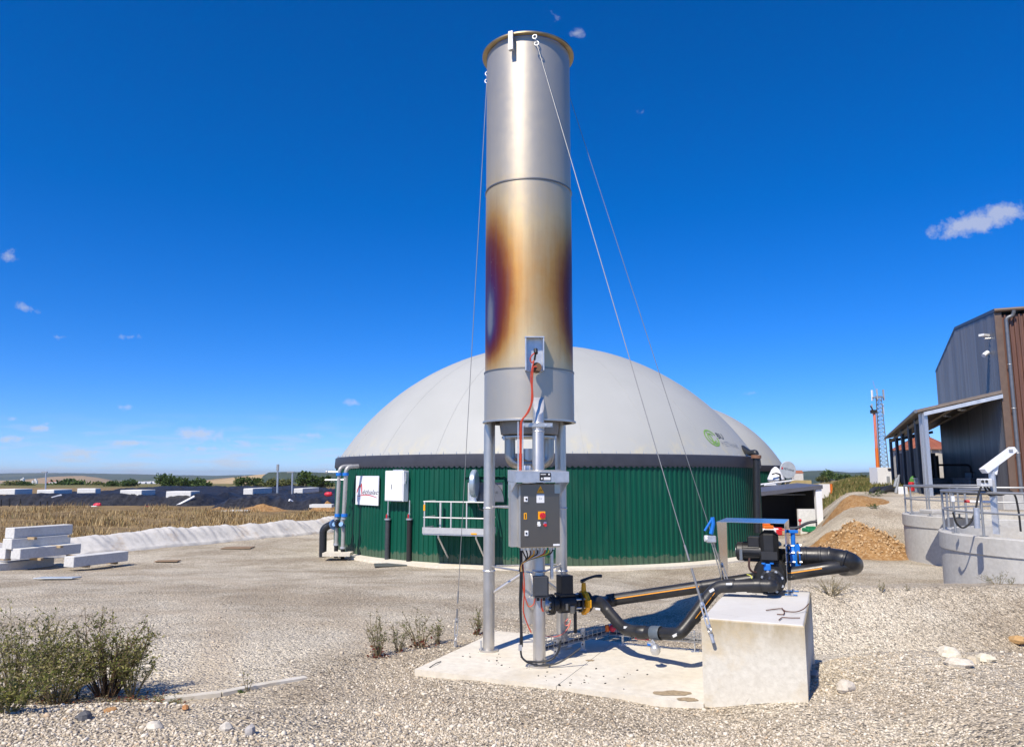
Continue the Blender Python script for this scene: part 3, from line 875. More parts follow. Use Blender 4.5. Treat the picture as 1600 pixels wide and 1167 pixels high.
# heating pipes at the left flank
for k, (uu_, dv) in enumerate(((525, 0), (535.5, 5))):
    Yp = on_tank(546, .25)[0].y - .6 + k * -.5
    b0 = P(uu_, 864, Yp)
    ht = thing('heating_pipe', ('pale steel heating pipe at the left edge of the tank, outer one', 'pale steel heating pipe at the left edge of the tank, inner one')[k], 'pipe', (b0.x, b0.y, 0), 'steel pipes on the left flank of the digester')
    x, y = b0.x, b0.y
    z = lambda v: P(uu_, v, Yp).z
    r = .075
    pts = rounded([(x, y, z(849 + dv)), (x, y, z(826)), (x - .06, y, z(815)), (x, y, z(806)), (x + .03, y, z(729)), (x + .42, y + .3, z(728))], .3, 7)
    MB().tube(pts, r, 14).build('riser', M_pipew, ht)
    MB().tube([(x, y, .02), (x, y, z(850 + dv))], r * 1.02, 14).build('foot_pipe', M_rubber, ht)
    MB().cyl((x, y, z(852 + dv)), (x, y, z(849 + dv)), r * 1.5, n=16).build('flange', M_galv, ht)
    MB().cyl((x, y, z(806) - .12), (x, y, z(806) - .06), r * 1.4, n=16).build('flange', M_galv, ht)
    for vv in (741, 805): MB().cyl((x + .02, y, z(vv) - .05), (x + .02, y, z(vv) + .06), r * 1.55, n=16).build('blue_flange', M_blue, ht)
    MB().cyl((x, y - .02, z(822)), (x - .05, y - .22, z(818)), .085, n=12).build('blue_valve', mat('pale_blue_metal', (.10, .20, .38), .45, .4), ht)
    if k == 0:
        MB().cyl((x - .5, y, z(737)), (x + .1, y, z(737)), .025, n=6).ball((x - .45, y, z(737)), .06).cyl((x - .5, y, z(750)), (x + .35, y, z(749)), .03, n=6).build('hand_lever', M_galv, ht)
Ye = 28.6
b0 = P(505, 852, Ye)
eb = thing('black_elbow_pipe', 'black bent pipe rising from the gravel left of the steel pipes', 'pipe', (b0.x, b0.y, gzf(b0.x, b0.y)))
MB().tube(rounded([(b0.x, b0.y, gzf(b0.x, b0.y) - .1), P(505, 826, Ye), P(517, 819, Ye), P(530, 818, Ye - .6)], .3, 6), .14, 14).build('bend', M_black, eb)
MB().cyl(P(522, 819, Ye - .3), P(524, 819, Ye - .4), .2, n=14).build('collar', mat('pale_blue_metal', (.10, .20, .38), .45, .4), eb)
o = MB().box(P(528, 866, 27.6) + Vector((0, 0, .02)), (1.0, .6, .12)).build('pipe_plinth', M_pad, None, 0)
tag(o, 'low concrete plinth under the steel heating pipes', 'plinth')

# overflow standpipe on the right flank
p, t, n_ = on_tank(1172, .25)
Yq = p.y
sp_ = thing('vent_standpipe', 'black vent pipe climbing the right flank of the tank to the dome', 'pipe', (P(1181, 800, Yq).x, Yq, 0))
MB().tube([P(1183, 832, Yq), P(1181.5, 713, Yq)], .13, 14).build('riser', M_black, sp_)
MB().cyl(P(1181.5, 716, Yq), P(1181.5, 711, Yq), .19, n=14).build('clamp', mat('rust_brown', (.20, .10, .06), .8), sp_)
MB().tube(rounded([P(1181.5, 711, Yq), P(1180, 707, Yq), P(1172, 708, Yq + .3), P(1160, 700, Yq + 1.2)], .2, 5), .12, 12).build('bend', M_black, sp_)
# ------------------------------------------------------------------ biogas flare
FC_ = Vector((.21, 8.98, 0))
FR = .541
fz = lambda v, Y=8.06: PF(826, v, Y).z
Z_TOP, Z_BOT = fz(58), fz(655)
Z_S1, Z_S2 = fz(279.5), fz(574.5)
fl = thing('gas_flare', 'tall stainless flare stack on three legs, heat stained brown and purple', 'flare', (FC_.x, FC_.y, PADZ))
def steel_heat():
    t = NT('heat_tinted_steel')
    pos = t.tc.outputs['Object']
    n1 = t.noise(1.6, 6, .6); n2 = t.noise(9, 5, .6); n3 = t.noise(3, 6, .6, stretch=(6, 6, .4))
    h = t.math('ADD', t.attr('oxide_tint'), t.math('MULTIPLY', t.math('SUBTRACT', n1, .5), .10))
    h = t.math('ADD', h, t.math('MULTIPLY', t.math('SUBTRACT', n2, .5), .05))
    h = t.math('ADD', h, t.math('MULTIPLY', t.math('SUBTRACT', n3, .5), .11))
    c = t.ramp(h, [(0, (.50, .455, .38)), (.14, (.57, .49, .365)), (.28, (.66, .49, .26)), (.42, (.58, .30, .085)), (.52, (.38, .125, .025)), (.61, (.22, .045, .02)),
                   (.70, (.16, .025, .035)), (.80, (.105, .025, .09)), (.88, (.10, .08, .16)), (.93, (.22, .21, .235)), (1, (.29, .275, .28))])
    spots = t.ramp(t.voro(11, 'F1'), [(.05, 1), (.09, 0)])
    c = t.mix(t.math('MULTIPLY', t.math('MULTIPLY', spots, t.ramp(h, [(.55, 0), (.7, 1)])), .7), c, (.45, .30, .22))
    c = t.mix(t.math('MULTIPLY', t.ramp(n3, [(.5, 0), (.8, 1)]), .16), c, (.34, .31, .28))
    t.set(Base_Color=c, Metallic=.62, Roughness=t.math('ADD', t.math('MULTIPLY', n2, .14), .38))
    t.bump(n1, .12, .03)
    return t.m
M_heat = steel_heat()
def shell_mesh(z0, z1, R, name, m, parent, nz):
    n = 128
    zs = np.linspace(z0, z1, nz); a = np.linspace(0, 2 * np.pi, n, endpoint=False)
    V = np.stack([np.repeat((R * np.cos(a))[None], nz, 0), np.repeat((R * np.sin(a))[None], nz, 0), np.repeat((zs - PADZ)[:, None], n, 1)], -1).reshape(-1, 3)
    i = np.arange(nz - 1)[:, None] * n; j = np.arange(n)[None]; j2 = (j + 1) % n
    Fq = np.stack([i + j, i + j2, i + n + j2, i + n + j], -1).reshape(-1, 4)
    o = np_mesh(name, V, Fq, m, parent, True)
    # heat: azimuth from the side that faces the camera (negative to the left), height by photograph row
    az = np.degrees(np.arctan2(V[:, 0], -V[:, 1])); zz = V[:, 2] + PADZ
    row = np.interp(zz, [Z_BOT, Z_S2, Z_S1, Z_TOP], [655, 574.5, 279.5, 58])
    def bump(r, c, up, dn): return np.exp(-((r - c) / np.where(r < c, up, dn)) ** 2)
    d1 = (az + 62 + 180) % 360 - 180; d2 = (az - 86 + 180) % 360 - 180; d3 = (az - 180 + 180) % 360 - 180
    H = .38 * bump(row, 430, 150, 170) * np.where(row > 270, 1, np.exp(-((row - 270) / 60) ** 2) * .8)
    H = H + .50 * np.exp(-(d1 / 37) ** 2) * bump(row, 500, 165, 70) + .15 * np.exp(-(d1 / 13) ** 2) * bump(row, 505, 50, 40) - .05 * np.exp(-((az + 8) / 26) ** 2) * bump(row, 450, 200, 200)
    H = H + .46 * np.exp(-(d2 / 38) ** 2) * bump(row, 490, 100, 70) + .16 * np.exp(-(d2 / 42) ** 2) * bump(row, 430, 100, 120) + .3 * np.exp(-(d3 / 40) ** 2) * bump(row, 480, 100, 70)
    H = H + .07 * bump(row, 200, 80, 100)
    H = np.where(row > 577, 0.0, H)
    at = o.data.attributes.new('oxide_tint', 'FLOAT', 'POINT'); at.data.foreach_set('value', H.astype(np.float32))
    return o
shell_mesh(Z_S1, Z_TOP, FR - .003, 'upper_shell', M_heat, fl, 110)
shell_mesh(Z_S2, Z_S1, FR, 'middle_shell', M_heat, fl, 150)
shell_mesh(Z_BOT, Z_S2, FR + .008, 'lower_shell', M_heat, fl, 30)
c3 = (FC_.x, FC_.y, 0)
M_in = mat('sooty_steel', (.10, .085, .07), .7, .6)
MB().lathe([(FR - .03, Z_BOT + .02), (FR - .03, Z_TOP)], c3, 64).build('inner_lining', M_in, fl)
mb = MB().lathe([(FR - .03, Z_TOP + .03), (FR + .055, Z_TOP + .03), (FR + .055, Z_TOP + .012), (FR + .04, Z_TOP + .005), (FR - .002, Z_TOP + .004)], c3, 96)
mb.build('top_flange', mat('stained_steel', (.42, .33, .20), .42, .9, .2, 6), fl)
for z, r in ((Z_S1, .006), (Z_S2, .010)):
    MB().lathe([(FR, z - .012), (FR + r + .004, z - .010), (FR + r + .004, z + .006), (FR - .002, z + .010)], c3, 96).build('seam_ring', mat('seam_steel', (.34, .30, .25), .45, 1), fl)
MB().lathe([(FR - .02, Z_BOT + .02), (FR + .008, Z_BOT + .012), (FR + .028, Z_BOT + .006), (FR + .028, Z_BOT - .012), (FR - .02, Z_BOT - .012)], c3, 96).build('bottom_ring', M_steel, fl)
def az_pt(deg, r, z): return Vector((FC_.x + r * math.sin(math.radians(deg)), FC_.y - r * math.cos(math.radians(deg)), z))
LEGS = {'front': (9, .572), 'left': (-107, .51), 'right': (129, .515)}
LEGP = {}
for k, (dg, r) in LEGS.items():
    b = az_pt(dg, r, PADZ); LEGP[k] = b
    ztop = fz(607) if k == 'front' else Z_BOT + .25
    lr_ = .069
    mb = MB(); n = 24
    # pipe leg cut obliquely at its welded upper end
    vs = []
    od = Vector((math.sin(math.radians(dg)), -math.cos(math.radians(dg)), 0)); sd = Vector((-od.y, od.x, 0))
    for z0, sl in ((PADZ + .015, 0), (ztop, 1)):
        for i in range(n):
            t = 2 * math.pi * i / n
            q = b + (od * math.cos(t) + sd * math.sin(t)) * lr_
            vs.append((q.x, q.y, z0 - sl * (.16 * (1 + math.cos(t)))))
    mb.add(vs, [(i, (i + 1) % n, n + (i + 1) % n, n + i) for i in range(n)] + [tuple(range(n - 1, -1, -1)), tuple(range(n, 2 * n))])
    lg = mb.build('leg', M_steel, fl)
    MB().cyl((b.x, b.y, PADZ), (b.x, b.y, PADZ + .022), .115, n=28).build('foot_plate', M_steel, lg)
    if k == 'left': MB().cyl(b + Vector((-.09, -.02, .02)), b + Vector((-.09, -.02, .12)), .012, n=8).build('anchor_bolt', M_galv, lg)
    zr = PF(760, 791, b.y).z
    for zz_ in (zr, PF(760, 884, b.y).z):
        MB().torus((b.x, b.y, zz_), .066, .012, n=24, m=6).build('clamp_ring', M_galv, lg)
# tie rods and braces between the legs
zt1, zt2 = PF(760, 791, 8.7).z, PF(760, 884, 8.7).z
def rod(a, b, r, name='tie_rod', m=None): return MB().cyl(a, b, r, n=8).build(name, m or M_steel, fl)
for z_ in (zt1, zt2):
    for a, b in (('left', 'front'), ('front', 'right'), ('left', 'right')):
        pa, pb = LEGP[a].copy(), LEGP[b].copy(); pa.z = pb.z = z_
        rod(pa, pb, .011)
ctr = Vector((FC_.x, FC_.y, 0))
for k in ('left', 'right', 'front'):
    a = LEGP[k].copy(); a.z = PF(770, 930, 8.7).z; b = ctr.copy(); b.z = PF(812, 886, 8.7).z
    rod(a, b, .021, 'brace')
# gas riser, burner head with two elbows
ZR = PADZ + .60
zb_ = Z_BOT
riser = MB().cyl((ctr.x, ctr.y, ZR - .25), (ctr.x, ctr.y, zb_ - .32), .085, n=24).build('gas_riser', M_steel, fl)
MB().lathe([(.0, zb_ - .17), (.30, zb_ - .17), (.345, zb_ - .15), (.36, zb_ - .05), (.36, zb_ + .06)], c3, 40).build('burner_head', mat('burner_steel', (.28, .27, .26), .5, .8), fl)
MB().lathe([(0, zb_ - .175), (.32, zb_ - .175), (.32, zb_ - .19), (0, zb_ - .19)], c3, 40).build('burner_flange', M_steel, fl)
for s in (-1, 1):
    top = ctr + Vector((s * .235, -.03, zb_ - .17)); 
    pts = rounded([top, top + Vector((0, 0, -.33)), ctr + Vector((0, -.03, zb_ - .50))], .17, 8)
    el = MB().tube(pts, .066, 18).build('inlet_elbow', mat('elbow_steel', (.40, .385, .36), .4, 1.0), fl)
    MB().cyl(top, top + Vector((0, 0, -.03)), .1, n=24).build('elbow_flange', M_steel, el)
    for d in (-.07, .07): MB().cyl(top + Vector((d, -.08, .0)), top + Vector((d, -.08, -.05)), .012, n=6).build('bolt', M_galv, el)
# clamp bar around the front leg below the stack
zc_ = fz(664, 7.95)
fp = LEGP['front']
MB().box((fp.x - .02, fp.y - .055, zc_), (.36, .05, .045)).build('clamp_bar', M_steel, fl, 0)
mb = MB()
for z_ in (zc_ + .03, zc_ - .03, zc_ - .07): mb.torus((fp.x, fp.y, z_), .068, .007, n=20, m=6)
mb.build('hose_clips', M_galv, fl)
for dx in (-.17, -.10, .08, .14): MB().cyl((fp.x + dx, fp.y - .09, zc_), (fp.x + dx, fp.y - .07, zc_), .014, n=6).build('bolt', M_galv, fl)
# stickers and lifting lug at the top
lug = az_pt(-22, FR + .05, Z_TOP)
MB().box(lug + Vector((0, -.02, -.09)), (.055, .05, .24), math.radians(-22)).build('lifting_lug', M_galv, fl, 0)
# sight box with the ignition electrode and red cables
bz0, bz1 = fz(578, 7.92), fz(526, 7.92)
bx = PF(835.5, 550, 7.92)
mb = MB()
wbox = .205
yb = FC_.y - FR
mb.box((bx.x, yb - .005, (bz0 + bz1) / 2), (wbox, .02, bz1 - bz0))
mb.box((bx.x - wbox / 2, yb - .055, (bz0 + bz1) / 2), (.014, .11, bz1 - bz0)).box((bx.x + wbox / 2, yb - .055, (bz0 + bz1) / 2), (.014, .11, bz1 - bz0))
mb.box((bx.x, yb - .055, bz1), (wbox + .02, .12, .012))
mb.build('sight_box', M_galv, fl, 0)
el0 = PF(837, 546, 7.9)
MB().cyl(el0, el0 + Vector((.0, -.03, -.05)), .024, n=14).cyl(el0 + Vector((0, 0, -.04)), PF(835, 563, 7.93), .012, n=8).build('ignition_electrode', M_black, fl)
MB().lathe([(0, 0), (.055, 0), (.055, .06), (0, .06)], PF(838, 576, 7.96), 18, axis=(0.1, -1, .2)).build('burner_port', mat('rust_port', (.16, .09, .05), .7, .5), fl)
M_rcab = mat('red_cable', (.50, .06, .025), .45, 0, .15, 20)
Yc = 7.86
cab = [PF(835, 552, Yc), PF(830, 556, Yc - .01), PF(828, 562, Yc), PF(831, 568, Yc), PF(835, 562, Yc), PF(832, 572, Yc), PF(829, 590, Yc), PF(831, 610, Yc), PF(830, 632, Yc), PF(822, 648, Yc), PF(813.5, 657, Yc), PF(812.5, 680, Yc), PF(812.5, 737, Yc)]
MB().tube(rounded(cab, .05, 4), .008, 7).build('red_cable', M_rcab, fl)
cab = [PF(839, 573, Yc), PF(833, 573, Yc), PF(831.5, 600, Yc), PF(833, 625, Yc), PF(826, 645, Yc), PF(815, 656, Yc), PF(814.5, 690, Yc), PF(814, 737, Yc)]
MB().tube(rounded(cab, .05, 4), .008, 7).build('red_cable', M_rcab, fl)
MB().box(PF(809.5, 699, Yc + .02), (.012, .03, .58)).box(PF(817, 699, Yc + .02), (.012, .03, .58)).build('cable_duct', M_galv, fl, 0)
# cables down the front leg to the tray
for k, (pts, r, m_) in enumerate((
    ([(813, 855), (813.5, 900), (812, 940), (814, 985), (813, 1012), (815, 1028), (826, 1035)], .011, M_black),
    ([(815, 855), (816, 910), (814, 950), (816, 1000), (816, 1010)], .009, M_black),
    ([(817, 880), (820, 920), (817, 955), (824, 975), (830, 988)], .007, M_rcab),
    ([(816, 905), (819, 930), (826, 949), (834, 945), (836, 934)], .006, M_rcab),
    ([(846, 935), (846, 948), (849, 955)], .009, M_rcab),
    ([(814, 1025), (822, 1034), (842, 1040), (870, 1037), (890, 1025), (907, 1012)], .010, M_black),
    ([(824, 1033), (845, 1034), (862, 1031), (873, 1018), (876, 1000)], .012, M_black))):
    MB().tube(rounded([PF(u, v, 7.95) for u, v in pts], .06, 4), r, 7).build('cable', m_, fl)
o = MB().box(PF(813, 1011, 7.95), (.04, .04, .06)).build('cable_gland', M_galv, fl, 0)
# junction box on the front leg
jb = PF(845, 916, 7.92)
MB().box(jb, (.16, .11, .225), .15, bev=.008).build('junction_box', mat('junction_grey', (.035, .038, .045), .6), fl, 30)
MB().box(jb + Vector((.0, -.06, .01)), (.14, .012, .19), .15).build('junction_lid', mat('junction_lid_grey', (.05, .054, .062), .5), fl, 0)
for dx in (-.03, .035): MB().cyl(jb + Vector((dx, 0, -.11)), jb + Vector((dx, 0, -.15)), .016, n=10).build('cable_gland', M_black, fl)

# ---- control cabinet
nrm = Vector((.25, -.968, 0)).normalized(); sxd = Vector((-nrm.y, nrm.x, 0))
cc_ = PF(844, 805, 7.72)
KM = frame_mat(cc_, sxd, Vector((0, 0, 1)), nrm)       # x right, y up, z outward
kc = thing('control_cabinet', 'stainless control cabinet with rain hood and red main switch on the flare', 'cabinet', cc_)
M_cab = mat('brushed_cabinet', (.205, .18, .15), .36, .9, .05, 3)  # door darker and browner than the body: ground reflection put into the colour
cw, chh = .452, .685
MB(KM).box((0, 0, -.12), (cw, chh, .22), bev=.006).build('body', M_steel, kc, 30)
dr = MB(KM).box((0, 0, .002), (cw - .012, chh - .012, .02), bev=.005).build('door', M_cab, kc, 30)
# mounting flange plate on the left
MB(KM).box((-cw / 2 - .035, -.005, -.16), (.075, chh - .02, .12)).build('side_plate', M_steel, kc, 0)
hd = MB(KM)
hw = .60
hd.hexa([(-hw / 2, .355, .10), (hw / 2, .355, .10), (hw / 2, .365, -.25), (-hw / 2, .365, -.25), (-hw / 2, .47, .10), (hw / 2, .47, .10), (hw / 2, .49, -.25), (-hw / 2, .49, -.25)])
for s in (-1, 1):
    x = s * (hw / 2 - .006)
    hd.prism([(-.24, .18), (.098, .355), (-.24, .36)], .008, Matrix(((0, 0, s, x - s * .004), (0, 1, 0, 0), (1, 0, 0, 0), (0, 0, 0, 1))))
hd.build('rain_hood', M_galv, kc, 0)
pl = MB(KM).box((.03, .415, .104), (.125, .085, .006)).build('name_plate', mat('print_black', (.015, .015, .02), .6), kc, 0)
MB(KM).box((.048, .395, .109), (.075, .03, .004)).box((.005, .44, .109), (.06, .008, .003)).box((.07, .44, .109), (.018, .018, .003)).box((-.012, .395, .109), (.016, .02, .003)).build('plate_print', mat('print_white', (.75, .75, .75), .5), pl, 0)
def kbox(x, y, w, h, name, m, z=.016, t=.008): return MB(KM).box((x, y, z), (w, h, t), bev=.002).build(name, m, kc, 30)
MB(KM).prism([(-.042, -.035), (.042, -.035), (0, .042)], .004, Matrix.Translation((0, .275, .0125))).build('warning_triangle', M_yel, kc, 0)
MB(KM).prism([(-.013, -.02), (.0, .0), (-.004, .0), (.01, .02), (.003, .004), (.008, .004)], .002, Matrix.Translation((-.008, .268, .0170))).prism([(-.013, -.02), (.0, .0), (-.004, .0), (.01, .02), (.003, .004), (.008, .004)], .002, Matrix.Translation((.012, .268, .0170))).build('warning_bolt', M_black, kc, 0)
wl_s = kbox(.0, .18, .088, .092, 'white_label', M_white, .0145, .004)
vs, fs = text_geo('Ex', .035)
MB(KM).add([(x, y + .18, .0172) for x, y, z in vs], fs).build('lettering', M_grey, wl_s, 0)
kbox(-.165, .175, .04, .055, 'door_lock', M_white, .02, .018); kbox(-.16, -.185, .038, .055, 'door_lock', M_white, .02, .018)
for y_ in (.175, -.185): MB(KM).cyl((-.163, y_, .029), (-.163, y_, .033), .011, n=12).build('lock_slot', M_black, kc)
kbox(-.17, -.005, .034, .068, 'yellow_label', M_yel, .0145, .004)
kbox(-.17, -.005, .01, .05, 'label_mark', M_black, .0170, .002)
sw = kbox(.012, .0, .078, .084, 'main_switch', M_yel, .02, .016)
MB(KM).cyl((.016, 0, .028), (.016, 0, .05), .032, n=24).box((.016, 0, .056), (.018, .055, .018), .5, bev=.003).build('rotary_knob', M_red, sw)
MB(KM).cyl((-.02, -.098, .012), (-.02, -.098, .032), .017, n=16).box((-.02, -.09, .014), (.03, .05, .004)).build('push_button', M_white, kc)
MB(KM).cyl((.05, -.102, .012), (.05, -.102, .032), .017, n=16).build('push_button', M_red, kc)
MB(KM).box((.05, -.085, .014), (.03, .035, .004)).build('button_label', M_white, kc, 0)
kbox(.192, .285, .062, .10, 'sticker', mat('sticker_green', (.42, .50, .48), .5), .0145, .003)
kbox(.178, -.315, .075, .022, 'sticker', M_white, .0145, .003)
for i in range(9):
    x = -.18 + i * .045
    MB(KM).cyl((x, -.34, -.1), (x, -.375, -.1), .013, n=8).build('cable_gland', M_galv, kc)
cols_ = [M_black, M_black, mat('cable_brown', (.12, .05, .03), .5), M_yel, M_black, mat('cable_white', (.6, .6, .58), .5), M_rcab, mat('cable_yg', (.55, .55, .05), .5), M_black]
for i in range(9):
    x = -.18 + i * .045
    pts = rounded([(x, -.36, -.1), (x * .85, -.42, -.1), (-.1 + x * .12, -.47, -.11), (-.19, -.52, -.12), (-.2 + .004 * i, -.6, -.13)], .05, 4)
    MB(KM).tube(pts, .008, 6).build('cable', cols_[i], kc)
MB(KM).box((.19, -.52, -.2), (.03, .36, .03)).box((-.02, -.395, -.22), (.06, .11, .05)).build('bracket', M_galv, kc, 0)
MB().cyl(PF(823, 738, 8.0), PF(823, 727, 8.0), .045, n=16).build('cable_hood', M_white, kc)

# ---- guy wires
M_wire = mat('wire_rope', (.28, .28, .28), .55, .6)
def guy(top, bot, label, turn=.62, lugz=True):
    t = thing('guy_wire', label, 'cable', bot, 'guy wires of the flare')
    d = (bot - top); L = d.length; d.normalize()
    MB().cyl(top + d * .16, bot - d * turn, .0042, n=6).build('rope', M_wire, t)
    mb = MB()
    for i in range(3):
        c = top + d * (.03 + .052 * i)
        ax = Vector((1, 0, 0)) if i % 2 else Vector((0.3, 1, 0))
        mb.torus(c, .026, .007, axis=ax, n=14, m=6)
    mb.build('shackle', M_galv, t)
    e = bot - d * turn
    MB().cyl(e - d * .1, e + d * .05, .010, n=6).cyl(e + d * .12, bot - d * .26, .012, n=8).build('threaded_rod', M_wire, t)
    s = d.cross(Vector((0, 1, 0))).normalized() * .016
    a, b = bot - d * .30, bot - d * .10
    MB().cyl(a + s, b + s, .007, n=6).cyl(a - s, b - s, .007, n=6).cyl(a - d * .015, a + d * .015, .020, n=8).cyl(b - d * .015, b + d * .015, .020, n=8).build('turnbuckle', M_galv, t)
    MB().torus(bot - d * .06, .024, .009, axis=(1, .3, 0), n=14, m=6).cyl(bot - d * .03, bot + d * .05, .018, n=8).build('anchor_eye', M_galv, t)
    return t
guy(az_pt(6, FR + .05, Z_TOP - .02), Vector(P(1112, 995, 7.04)), 'steel guy wire from the flare rim to the front of the concrete block', .75)
guy(az_pt(126, FR + .05, Z_TOP - .02), Vector(PZ(1140, 921, 1.775)), 'thinner guy wire running behind the first to the rear of the block', .55)
guy(az_pt(-114, FR + .05, Z_TOP - .02), Vector(PZ(711.5, 1006, PADZ - .02)), 'left guy wire reaching the gravel beside the pad', .55)
# ------------------------------------------------------------------ concrete block and blower station
BZ = 1.775
B0 = Vector((1.765, 7.12, 0))
def blk(a, b, z): return B0 + EX * a + EYD * b + Vector((0, 0, z))
BW, BL = .90, 2.09
bk = thing('concrete_block', 'large pale cast concrete block carrying the blower', 'block', blk(BW / 2, BL / 2, PADZ))
mb = MB()
bv = .018
z0, z1 = PADZ - .12, BZ
ring = lambda i, z: [blk(i, i, z), blk(BW - i, i, z), blk(BW - i, BL - i, z), blk(i, BL - i, z)]
vs = ring(0, z0) + ring(0, z1 - bv) + ring(bv, z1)
# slightly uneven faces: subdivide the front
fs = [(3, 2, 1, 0)]
for k in range(2):
    for i in range(4):
        j = (i + 1) % 4; fs.append((k * 4 + i, k * 4 + j, k * 4 + 4 + j, k * 4 + 4 + i))
fs.append((8, 9, 10, 11))
mb.add(vs, fs)
t = NT('cast_block')
n1 = t.noise(1.6, 7, .65); n2 = t.noise(22, 5, .6); n3 = t.noise(1.2, 6, .7, stretch=(1, 1, .4))
sz = t.n.new('ShaderNodeSeparateXYZ'); t.l.new(t.tc.outputs['Object'], sz.inputs[0])
c = t.mix(t.ramp(n2, [(.3, 0), (.7, 1)]), (.58, .545, .46), (.70, .665, .575))
top_st = t.ramp(sz.outputs[2], [(.42, 0), (.74, 1)])
c = t.mix(t.math('MULTIPLY', t.math('MULTIPLY', top_st, t.ramp(n3, [(.28, 0), (.52, 1)])), .9), c, (.34, .265, .145))
c = t.mix(t.math('MULTIPLY', t.ramp(n1, [(.50, 0), (.66, 1)]), .6), c, (.56, .43, .23))
c = t.mix(t.math('MULTIPLY', t.ramp(sz.outputs[2], [(.744, 0), (.752, 1)]), .75), c, (.66, .66, .655))
cr = t.ramp(t.voro(1.7, 'DISTANCE_TO_EDGE', rnd=1.0), [(.0, 1), (.006, 0)])
c = t.mix(t.math('MULTIPLY', cr, t.ramp(n3, [(.5, 0), (.55, .6)])), c, (.18, .15, .12))
pits = t.ramp(t.voro(24, 'F1'), [(.04, 1), (.08, 0)])
c = t.mix(t.math('MULTIPLY', pits, t.ramp(n1, [(.4, 0), (.6, .8)])), c, (.22, .19, .15))
t.set(Base_Color=c, Roughness=.9, Specular_IOR_Level=.2); t.bump(t.math('ADD', n2, t.math('MULTIPLY', pits, -.6)), .35, .008)
mb.build('block_body', t.m, bk, 0)
# rusty wire ends on top of the block
M_rust = mat('rusty_wire', (.13, .055, .03), .85, .2, .3, 20)
def wires(pts, label):
    q = [PZ(u, v, BZ + .012) + Vector((0, 0, dz)) for u, v, dz in pts]
    o = MB().tube(rounded(q, .05, 5), .0048, 7).build('rusty_wire', M_rust)
    return tag(o, label, 'wire', 'rusty wires on the block')
wires([(1197, 953, 0), (1221, 950, 0), (1228, 955, 0), (1245, 956, .0), (1257, 954, .02), (1264, 951, .05)], 'longest rusty wire, lying across the block top and over its edge')
wires([(1222, 950, .002), (1226, 956, 0), (1224, 960, 0), (1214, 959, 0)], 'short hooked rusty wire in the middle of the block top')
wires([(1217, 968, 0), (1222, 964, 0), (1234, 965, 0), (1250, 965, 0)], 'rusty wire nearest the front edge of the block top')

M_pe = mat('black_pe_pipe', (.022, .022, .023), .40, 0, .55, 5, .08, 60, .16)
M_stripe = mat('orange_stripe', (.80, .33, .02), .5, 0, .08, 10)
M_tagw = mat('white_tag', (.72, .73, .72), .5, 0, .05, 10)
M_blk = mat('black_cast', (.016, .016, .017), .46, 0, .25, 12, .15, 90)
def pipe_run(parent, pts, r, name='pipe', corner=.14, n=20, m=None): 
    return MB().tube(rounded(pts, corner, 7), r, n).build(name, m or M_pe, parent)
def collar(parent, p, d, r, L, name='coupling', m=None, n=24):
    d = Vector(d).normalized(); p = Vector(p)
    mb = MB().lathe([(r * .96, -L / 2), (r, -L / 2 + .006), (r, L / 2 - .006), (r * .96, L / 2)], p, n, axis=d)
    return mb.build(name, m or M_pe, parent)
def stripe(parent, a, b, r, ang, w=.35):
    """coloured line along a pipe at an angle round its axis (0 = up, 90 = towards the camera side)"""
    a, b = Vector(a), Vector(b); d = (b - a).normalized(); s = d.cross(Vector((0, 0, 1))).normalized(); u = s.cross(d)
    mb = MB(); vs = []
    for p in (a, b):
        for k in (-1, 0, 1):
            t = math.radians(ang) + k * w / 2
            vs.append(p + (u * math.cos(t) + s * math.sin(t)) * (r + .0015))
    mb.add(vs, [(0, 1, 4, 3), (1, 2, 5, 4)])
    return mb.build('stripe', M_stripe, parent, 60)
def tag_on(parent, u, v, Y, w, h, rz):
    return MB().box(PF(u, v, Y), (w, .006, h), R=Matrix.Rotation(rz, 3, 'Y')).build('white_mark', M_tagw, parent, 0)
def bolts(parent, p, d, R, n, r=.012, L=.03, m=None):
    d = Vector(d).normalized(); q = d.to_track_quat('Z', 'Y').to_matrix()
    for i in range(n):
        t = 2 * math.pi * (i + .5) / n
        c = Vector(p) + q @ Vector((R * math.cos(t), R * math.sin(t), 0))
        MB().cyl(c - d * L / 2, c + d * L / 2, r, n=6).build('bolt', m or M_galv, parent)

# ---- safety valve train at the flare: solenoid valve, yellow butterfly valve
vdir = (PF(1000, 945, 8.75) - PF(862, 944, 8.35)); vdir.z = 0; vdir.normalize()
ax0 = PF(858, 944, 8.33)
def axp(s): return ax0 + vdir * s
gv = thing('solenoid_valve', 'black flanged gas safety valve with square solenoid beside the flare leg', 'valve', (axp(.2).x, axp(.2).y, PADZ))
MB().tube(rounded([Vector((FC_.x, FC_.y, ZR)), axp(-.12), axp(0)], .05, 4), .075, 18).build('inlet_pipe', M_steel, gv)
for s, R_ in ((0, .115), (.035, .115)):
    MB().cyl(axp(s - .014), axp(s + .014), R_, n=28).build('flange', M_blk, gv)
bolts(gv, axp(-.014), vdir, .092, 8, .012, .05)
MB().lathe([(0, .05), (.072, .05), (.078, .10), (.105, .12), (.108, .30), (.085, .33), (.085, .36), (0, .36)], ax0, 28, axis=vdir).build('valve_body', M_blk, gv)
sd_ = Vector((vdir.y, -vdir.x, 0))
MB().box(axp(.20) + Vector((0, 0, .21)), (.15, .15, .22), math.atan2(vdir.y, vdir.x), bev=.006).build('solenoid', M_blk, gv, 30)
MB().box(axp(.20) + Vector((0, 0, .10)), (.20, .17, .03), math.atan2(vdir.y, vdir.x), bev=.006).build('bonnet', M_blk, gv, 30)
